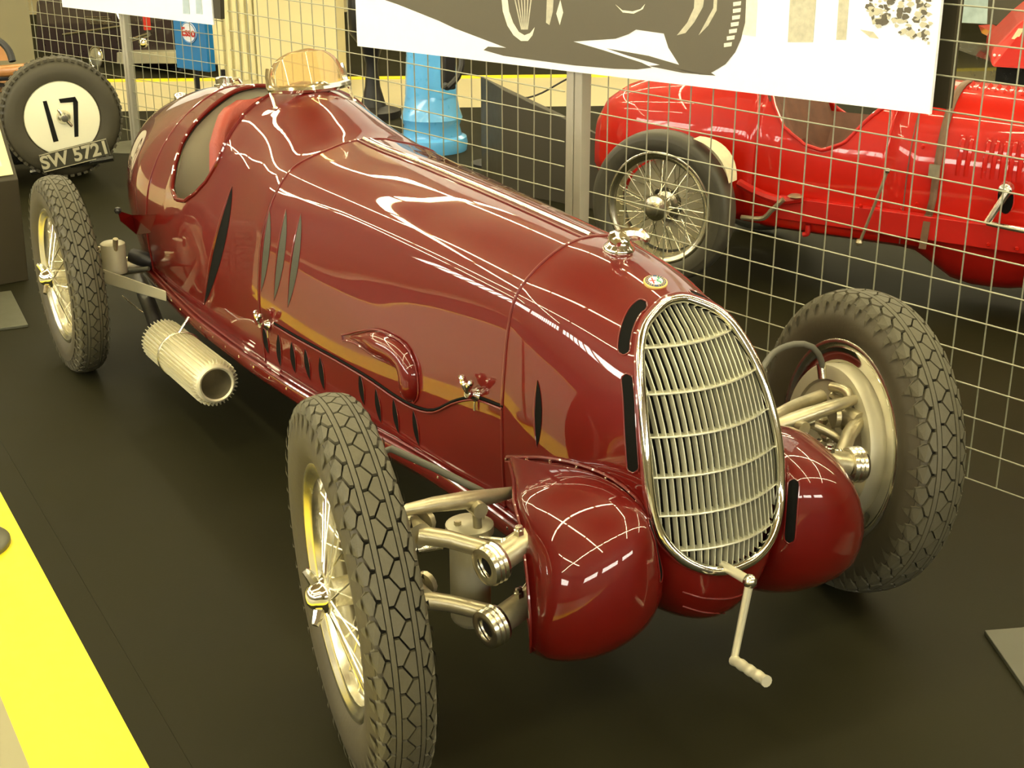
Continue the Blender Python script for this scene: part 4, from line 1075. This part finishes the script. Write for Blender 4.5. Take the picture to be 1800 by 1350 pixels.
# pale blue wall chart, cream table and yellow edge at the far right
b0 = at_depth(1703, 20, 11.5)
o = MB().prism([at_depth(1671, -20, 11.5), at_depth(1671, 39, 11.5), at_depth(1735, 42, 11.5), at_depth(1738, -20, 11.5)], (.02, .03, 0)).build('wall_chart', mat('blue_grey_print', (.34, .44, .46), .6, noise=.5, nscale=9), smooth=False)
tag(o, 'blue grey printed chart at the upper right beyond the mesh', 'poster')
c = at(1690, 95, 2, 0)
dk = MB().prism([at_depth(1660, 40, 11.9), at_depth(1800, 45, 11.9), at_depth(1830, -40, 11.9), at_depth(1655, -40, 11.9)], (.02, .4, 0)).build('display_board', SLATE, smooth=False)
tag(dk, 'dark board behind the blue grey chart at the upper right', 'board')
tb = MB().box(at(1679, 140, 2, 0) + V((.0, .0, .09)), (.62, .4, .22), Matrix.Rotation(-.45, 3, 'Z')).build('plinth', BEIGE, smooth=False, bevel=.005)
tag(tb, 'small cream plinth with a yellow top edge beyond the red bonnet', 'plinth')
ty_ = MB().box(at(1679, 140, 2, 0) + V((.0, .0, .21)), (.64, .42, .03), Matrix.Rotation(-.45, 3, 'Z')).build('yellow_edge', YEL, tb, smooth=False)

# ================================================================== light blue pump, black stand, rope post, dark box
pc = at(760, 262, 2, 0)
pump = empty('fuel_pump', pc, 'light blue enamel pump pedestal with flared round foot behind the mesh fence', 'pump')
MB().lathe([(0, .225), (.05, .232), (.085, .225), (.10, .195), (.16, .180), (.21, .200), (.225, .195), (.27, .180), (.36, .166)], pc, (0, 0, 1), 36).build('pump_foot', BLUE, pump)
mb = MB()
rows = []
for z, r_ in ((.35, .170), (.6, .155), (1.0, .142), (1.5, .138)):
    rows.append([pc + V((r_ * math.cos(a) * (1 + .03 * math.cos(8 * a)), r_ * math.sin(a) * (1 + .03 * math.cos(8 * a)), z)) for a in frange(0, 2 * PI * 47 / 48, 48)])
mb.grid(rows, closed=True).build('pump_column', BLUE, pump)
MB().lathe([(1.5, .13), (1.52, .16), (1.6, .16), (1.7, .08), (1.72, 0)], pc, (0, 0, 1), 24).build('pump_head', BLUE, pump)
dep_ = (pc - CAM).dot(CD) 
hs = MB().tube(smooth([at_depth(808, 80, 7.9), at_depth(812, 110, 7.9), at_depth(805, 135, 7.9), at_depth(788, 153, 7.9), at_depth(783, 150, 8.1)], 14), .018, 8).build('pump_hose', IRON, pump)
MB().box(at_depth(787, 105, 8.2), (.07, .07, .34)).build('hose_bracket', IRON, pump, bevel=.01)
sc_ = at(657, 205, 2, 0)
dd = (sc_ - CAM).dot(CD)
prof = [(0, .25), (.05, .25), (.08, .12), (.22, .07), (.38, .055), (.50, .10), (.60, .20), (.72, .21), (.80, .20), (1.1, .18)]
k_ = [(z, r_ * .78) for z, r_ in prof]
st = MB().lathe(k_, sc_, (0, 0, 1), 28, cap=True).build('ornate_stand', IRON); tag(st, 'black cast iron waisted stand left of the light blue pump', 'stand')
sp_ = at(862, 288, 2, 0)
rp = empty('rope_post', sp_, 'slim black post with rope right of the light blue pump', 'stanchion')
zt_ = at_plane(862, 156, sp_, V((CD.x, CD.y, 0))).z
MB().tube([sp_, sp_ + V((0, 0, zt_))], .013, 8).build('post', IRON, rp)
MB().lathe([(0, .12), (.01, .12), (.02, .03), (.02, 0)], sp_, (0, 0, 1), 20).build('post_base', IRON, rp)
q0 = sp_ + V((0, 0, zt_ - .03)); q1 = at_depth(1000, 137, 8.5)
MB().tube(smooth([q0, (q0 + q1) / 2 - V((0, 0, .07)), q1], 12), .006, 6).build('rope', IRON, rp)
yb = MB().prism([at(850, 270, 2, 0), at(884, 262, 2, 0), at(884, 291, 2, 0), at(852, 288, 2, 0)], (0, 0, .012)).build('floor_sign', YEL, smooth=False); tag(yb, 'small yellow floor plate at the foot of the slim black post', 'floor plate')
a = at(884, 338, 2, 0); b = at(1062, 372, 2, 0); nn = V((.25, .97, 0)).normalized()
zl = at_plane(884, 157, a, V((CD.x, CD.y, 0))).z; zr = at_plane(1062, 243, b, V((CD.x, CD.y, 0))).z
bx = MB(); 
vs = [a, b, b + nn * .5, a + nn * .5, a + V((0, 0, zl)), b + V((0, 0, zr)), b + nn * .5 + V((0, 0, zr)), a + nn * .5 + V((0, 0, zl))]
bx.add(vs, [(0, 1, 2, 3), (4, 5, 6, 7), (0, 1, 5, 4), (1, 2, 6, 5), (2, 3, 7, 6), (3, 0, 4, 7)])
o = bx.build('sloping_plinth', SLATE, smooth=False, bevel=.004); tag(o, 'dark sloping topped plinth left of the red car rear wheel', 'plinth')

# ================================================================== blue cabinet with oval sign
a = gp(311, 121, -.9); b = gp(366, 125, -.9); zb_ = (a.z + b.z) / 2; zt_ = gp(311, 31, -.9).z
a.z = b.z = 0; nn = -GN
bc = empty('oil_cabinet', (a + b) / 2, 'bright blue metal cabinet with a white oval badge behind the far mesh fence', 'cabinet')
MB().prism([a + V((0, 0, zb_)), b + V((0, 0, zb_)), b + nn * .07 + V((0, 0, zb_)), a + nn * .07 + V((0, 0, zb_))], (0, 0, zt_ - zb_)).build('cabinet_body', BLUE2, bc, smooth=False, bevel=.006)
ex_ = (b - a).normalized()
for k in (0.08, .92): MB().box(a.lerp(b, k) + nn * .15 + V((0, 0, zb_ / 2)), (.03, .03, zb_)).build('cabinet_leg', IRON, bc, smooth=False)
oc = gp(332, 57, -.895)
ov = MB().prism([oc + ex_ * .085 * math.cos(t) + V((0, 0, .072 * math.sin(t))) for t in frange(0, 2 * PI * 23 / 24, 24)], GN * .004).build('oval_sign', WHITE, bc, smooth=False)
MB().tube([oc + GN * .005 + ex_ * .080 * math.cos(t) + V((0, 0, .067 * math.sin(t))) for t in frange(0, 2 * PI * 23 / 24, 24)], .003, 5, closed=True).build('oval_line', BLUE2, ov)
text_mesh('Esso', .085, oc + GN * .007, ex_, (0, 0, 1), 'sign_letters', REDE, ov, bold=.002)

# ================================================================== dark vintage car behind the far fence
dc0 = gp(165, 60, -2.2)
dc = empty('vintage_car', V((dc0.x, dc0.y, 0)), 'black vintage car with a chrome headlamp behind the far mesh fence', 'car')
PURP = mat('dark_plum_paint', (.030, .018, .020), .3, 0, .7, noise=.2)
def gq(px, py, off): return gp(px, py, off)
def gbox(x0, x1, yt, yb, off, th, mt, nm, par, bev=.03):
    a, b, c_, d_ = gq(x0, yb, off), gq(x1, yb, off), gq(x1, yt, off), gq(x0, yt, off)
    return MB().prism([a, b, c_, d_], -GN * th).build(nm, mt, par, smooth=False, bevel=bev)
gbox(62, 316, 0, 118, -2.2, 1.0, PURP, 'car_body', dc)
gbox(205, 318, 92, 112, -2.0, .2, ALU, 'running_board', dc, .005)
gbox(62, 318, 118, 152, -2.25, .9, IRON, 'chassis', dc)
hl = gp(169, 101, -1.95)
lamp = MB().lathe([(-.06, .02), (-.05, .07), (-.01, .098), (.0, .104), (.008, .102), (.010, .088), (-.01, .06), (-.03, .02), (-.032, 0)], hl, GN + V((0, 0, .1)), 28).build('headlamp', CHROME, dc)
MB().lathe([(.006, .088), (.016, .06), (.019, 0)], hl, GN + V((0, 0, .1)), 24).build('lamp_lens', mat('lamp_glass', (.75, .74, .6), .15, .8), lamp)
MB().tube([gp(111, 61, -1.9), gp(215, 46, -1.9)], .012, 8).build('chrome_rod', CHROME2, dc)
MB().tube([gp(205, 18, -2.1), gp(230, 70, -2.1), gp(262, 60, -2.1)], .02, 8).build('windscreen_pillar', CHROME2, dc)
for k in range(5):
    MB().tube([gp(150 + k * 2, 30 + k * 3, -2.12), gp(192 + k * 2, 30 + k * 3, -2.12)], .006, 6).build('radiator_bar', CHROME2, dc)
MB().ball(gp(252, 75, -1.95), .045, 10).build('side_lamp', CHROME, dc)
MB().box(gp(258, 40, -2.0), (.06, .03, .12)).build('red_lamp', REDE, dc, bevel=.005)
gbox(318, 384, 28, 112, -2.4, .1, CREAM2, 'pale_panel', dc, .002)

# ================================================================== car with the spare wheel numbered 17
TC = at_depth(107, 205, 7.95)
ta = V((-.10, -1, 0)).normalized()
lc = empty('vintage_car', V((TC.x - .3, TC.y + .6, 0)), 'black vintage car with spare wheel numbered 17 and plate SW 5721', 'car')
R17 = .335
sw = MB().lathe([(-.07, .20), (-.08, .24), (-.075, .29), (-.055, .32), (-.02, .334), (.02, .334), (.055, .322), (.075, .29), (.078, .25), (.070, .215), (.05, .205)], TC, ta, 56).build('spare_tyre', mat('old_tyre', (.055, .048, .028), .6, noise=.2, nscale=8), lc)
mb = MB(); te1 = (V((0, 0, 1)) - ta * ta.z).normalized(); te2 = ta.cross(te1)
for k in range(54):
    for s_ in (-1, 1):
        t = 2 * PI * (k + (.5 if s_ > 0 else 0)) / 54; c = TC + ta * (.052 * s_) + (te1 * math.cos(t) + te2 * math.sin(t)) * .326
        mb.box(c, (.03, .022, .014), Matrix((ta, te1 * -math.sin(t) + te2 * math.cos(t), te1 * math.cos(t) + te2 * math.sin(t))).transposed())
tag(mb.build('tread_blocks', MATS['old_tyre'], sw, smooth=False), kind='stuff')
disc = MB().lathe([(.050, .208), (.064, .204), (.066, .195), (.066, 0)], TC, ta, 48).build('wheel_disc', mat('cream_disc', (.88, .86, .66), .4), lc)
tag(disc, 'cream disc painted with the number 17')
exd = V((0, 0, 1)).cross(ta).normalized(); exd = exd if exd.x > 0 else -exd
def dp(u, v_, o_=.068): return TC + exd * u + V((0, 0, v_)) + ta * o_
def dpoly(pts, nm='numeral'): return MB().prism([dp(u, v_) for u, v_ in pts], ta * .001).build(nm, MATS['black_paint'], disc, smooth=False)
def dpx(px, py): return tuple((lambda h: ((h - TC).dot(exd), (h - TC).z))(at_plane(px, py, TC + ta * .068, ta)))
dpoly([dpx(*q) for q in ((75, 178), (82, 177), (103, 248), (94, 250))])
dpoly([dpx(*q) for q in ((103, 174), (132, 170), (137, 179), (106, 181))])
dpoly([dpx(*q) for q in ((128, 171), (137, 179), (138, 240), (131, 241))])
c = dp(*dpx(112, 206), .066)
sp = MB().lathe([(0, .04), (.02, .036), (.035, .025), (.05, .02), (.052, 0)], c, ta, 18)
sp.tube([c + ta * .03 + exd * -.03 + V((0, 0, .05)), c + ta * .03, c + ta * .03 + exd * .035 - V((0, 0, .05))], [.008, .014, .008], 8)
sp.build('spinner', CHROME2, disc)
# number plate
pc_ = at_plane(132, 273, TC + ta * .12, ta)
R17m = Matrix((exd, -ta, V((0, 0, 1)))).transposed() @ Matrix.Rotation(-.19 * -1, 3, 'Y').inverted()
plt = MB().box(pc_, (.385, .012, .098), Matrix((exd, ta, exd.cross(ta))).transposed() @ Matrix.Rotation(0, 3, 'Y')).build('number_plate', PLATE, lc, smooth=False, bevel=.003)
exr = (exd + V((0, 0, .17))).normalized(); ezr = exr.cross(ta); ezr = ezr if ezr.z > 0 else -ezr
plt.data.clear_geometry(); 
vs = [V(q) for q in [pc_ + exr * a_ + ezr * b_ + ta * c_ for a_ in (-.192, .192) for b_ in (-.052, .052) for c_ in (-.006, .006)]]
plt.data.from_pydata([tuple(q - ORG[plt.name]) for q in vs], [], [(0, 1, 3, 2), (4, 6, 7, 5), (0, 4, 5, 1), (2, 3, 7, 6), (0, 2, 6, 4), (1, 5, 7, 3)])
text_mesh('SW 5721', .102, pc_ + ta * .007, exr, ezr, 'plate_letters', CREAMP, plt, bold=.003)
MB().tube([pc_ + ta * .006 + exr * a_ + ezr * b_ for a_, b_ in ((-.188, -.048), (.188, -.048), (.188, .048), (-.188, .048))], .002, 5, closed=True).build('plate_border', CREAMP, plt)
# body behind the wheel
bq = lambda px, py, dd: at_depth(px, py, dd)
back = MB().box(TC + V((-.62, .55, -.08)), (1.35, .75, .42), Matrix.Rotation(-.05, 3, 'Z')).build('car_body', BLACKP, lc, smooth=False, bevel=.06)
MB().tube(smooth([bq(-40, 128, 8.3), bq(40, 122, 8.2), bq(100, 112, 8.1), bq(122, 118, 8.1)], 10), .035, 10).build('hood_roll', WOOD, lc)
MB().tube(smooth([bq(-40, 140, 8.3), bq(40, 134, 8.25), bq(60, 131, 8.2)], 8), .018, 8).build('body_rail', IRON, lc)
MB().tube(smooth([bq(-12, 66, 8.6), bq(4, 76, 8.6), bq(16, 90, 8.6), bq(22, 108, 8.6)], 10), .022, 8).build('hood_frame', IRON, lc)
MB().prism([bq(-20, 80, 8.7), bq(4, 82, 8.7), bq(16, 106, 8.7), bq(-20, 108, 8.7)], (.0, .05, 0)).build('seat_back', WOOD, lc, smooth=False)
bt = at(165, 318, 2, 0)
MB().lathe([(-.06, .2), (-.07, .3), (-.05, .33), (.05, .33), (.07, .3), (.06, .2)], bt + V((-.02, .32, .33)), (1, .1, 0), 40).build('rear_wheel', MATS['old_tyre'], lc)
MB().lathe([(-.06, .2), (-.07, .3), (-.05, .33), (.05, .33), (.07, .3), (.06, .2)], bt + V((-1.2, .5, .33)), (1, .1, 0), 40).build('rear_wheel', MATS['old_tyre'], lc)
MB().tube([bq(55, 302, 8.0), bq(200, 277, 8.0)], .020, 8).build('rear_bar', BLACKP, lc)
MB().tube([bt + V((-1.2, .5, .33)), bt + V((0, .32, .33))], .03, 8).build('axle', IRON, lc)

# ================================================================== information stand at the left, plates, rope post foot
sb = V((-.612, 3.97, 0))
ss = empty('information_stand', sb + V((-.25, .15, 0)), 'dark slanted information stand with a pale printed panel at the left edge', 'sign stand')
vs = [V((-.612, 3.97, 0)), V((-1.15, 3.90, 0)), V((-1.15, 4.25, 0)), V((-.612, 4.32, 0)), V((-.60, 3.97, .47)), V((-1.15, 3.90, .47)), V((-1.15, 4.25, .80)), V((-.60, 4.32, .80))]
MB().add(vs, [(0, 1, 2, 3), (4, 5, 6, 7), (0, 1, 5, 4), (1, 2, 6, 5), (2, 3, 7, 6), (3, 0, 4, 7)]).build('stand_body', SLATE, ss, smooth=False, bevel=.004)
def sl(u, v_, o_=.004): 
    a_, b_, c_ = V((-.60, 3.97, .47)), V((-1.15, 3.90, .47)), V((-.60, 4.32, .80)); n_ = (b_ - a_).cross(c_ - a_).normalized(); n_ = n_ if n_.z > 0 else -n_
    return a_ + (b_ - a_) * u + (c_ - a_) * v_ + n_ * o_
CRP = mat('pale_yellow_print', (.80, .74, .42), .5, noise=.05)
pn = MB().prism([sl(.03, .05), sl(.97, .05), sl(.97, .75), sl(.03, .75)], (0, 0, .003)).build('printed_panel', CRP, ss, smooth=False)
for u0, u1, v0, v1 in ((.08, .30, .45, .68), (.36, .60, .30, .50), (.1, .28, .15, .3)):
    MB().prism([sl(u0, v0, .008), sl(u1, v0, .008), sl(u1, v1, .008), sl(u0, v1, .008)], (0, 0, .001)).build('print_area', INKL, pn, smooth=False)
def plate(pts, lab, mt, th=.012):
    o = MB().prism([V((x, y, 0)) for x, y in pts], (0, 0, th)).build('base_plate', mt, smooth=False, bevel=.002); tag(o, lab, 'base plate'); return o
plate([(-.759, 3.286), (-.722, 3.809), (-1.25, 3.84), (-1.27, 3.32)], 'thin dark steel plate on the mat at the left edge beside the rear wheel', GREYP)
plate([(.812, -.41), (.905, -.447 + .0), (1.25, -.52), (1.05, -.98), (.62, -.79)], 'grey steel plate with a bright edge at the right corner of the mat', mat('grey_plate', (.07, .07, .045), .35, .2))
sd = at(-62, 962, 2, 0)
o = empty('barrier_post', sd, 'round dark foot of a barrier post on the yellow strip at the left edge', 'stanchion')
MB().lathe([(0, .125), (.012, .125), (.018, .118), (.026, .03), (.026, 0)], sd, (0, 0, 1), 40).build('post_foot', GREYP, o)
MB().tube([sd, sd + V((0, 0, .95))], .02, 12).build('post', GREYP, o)
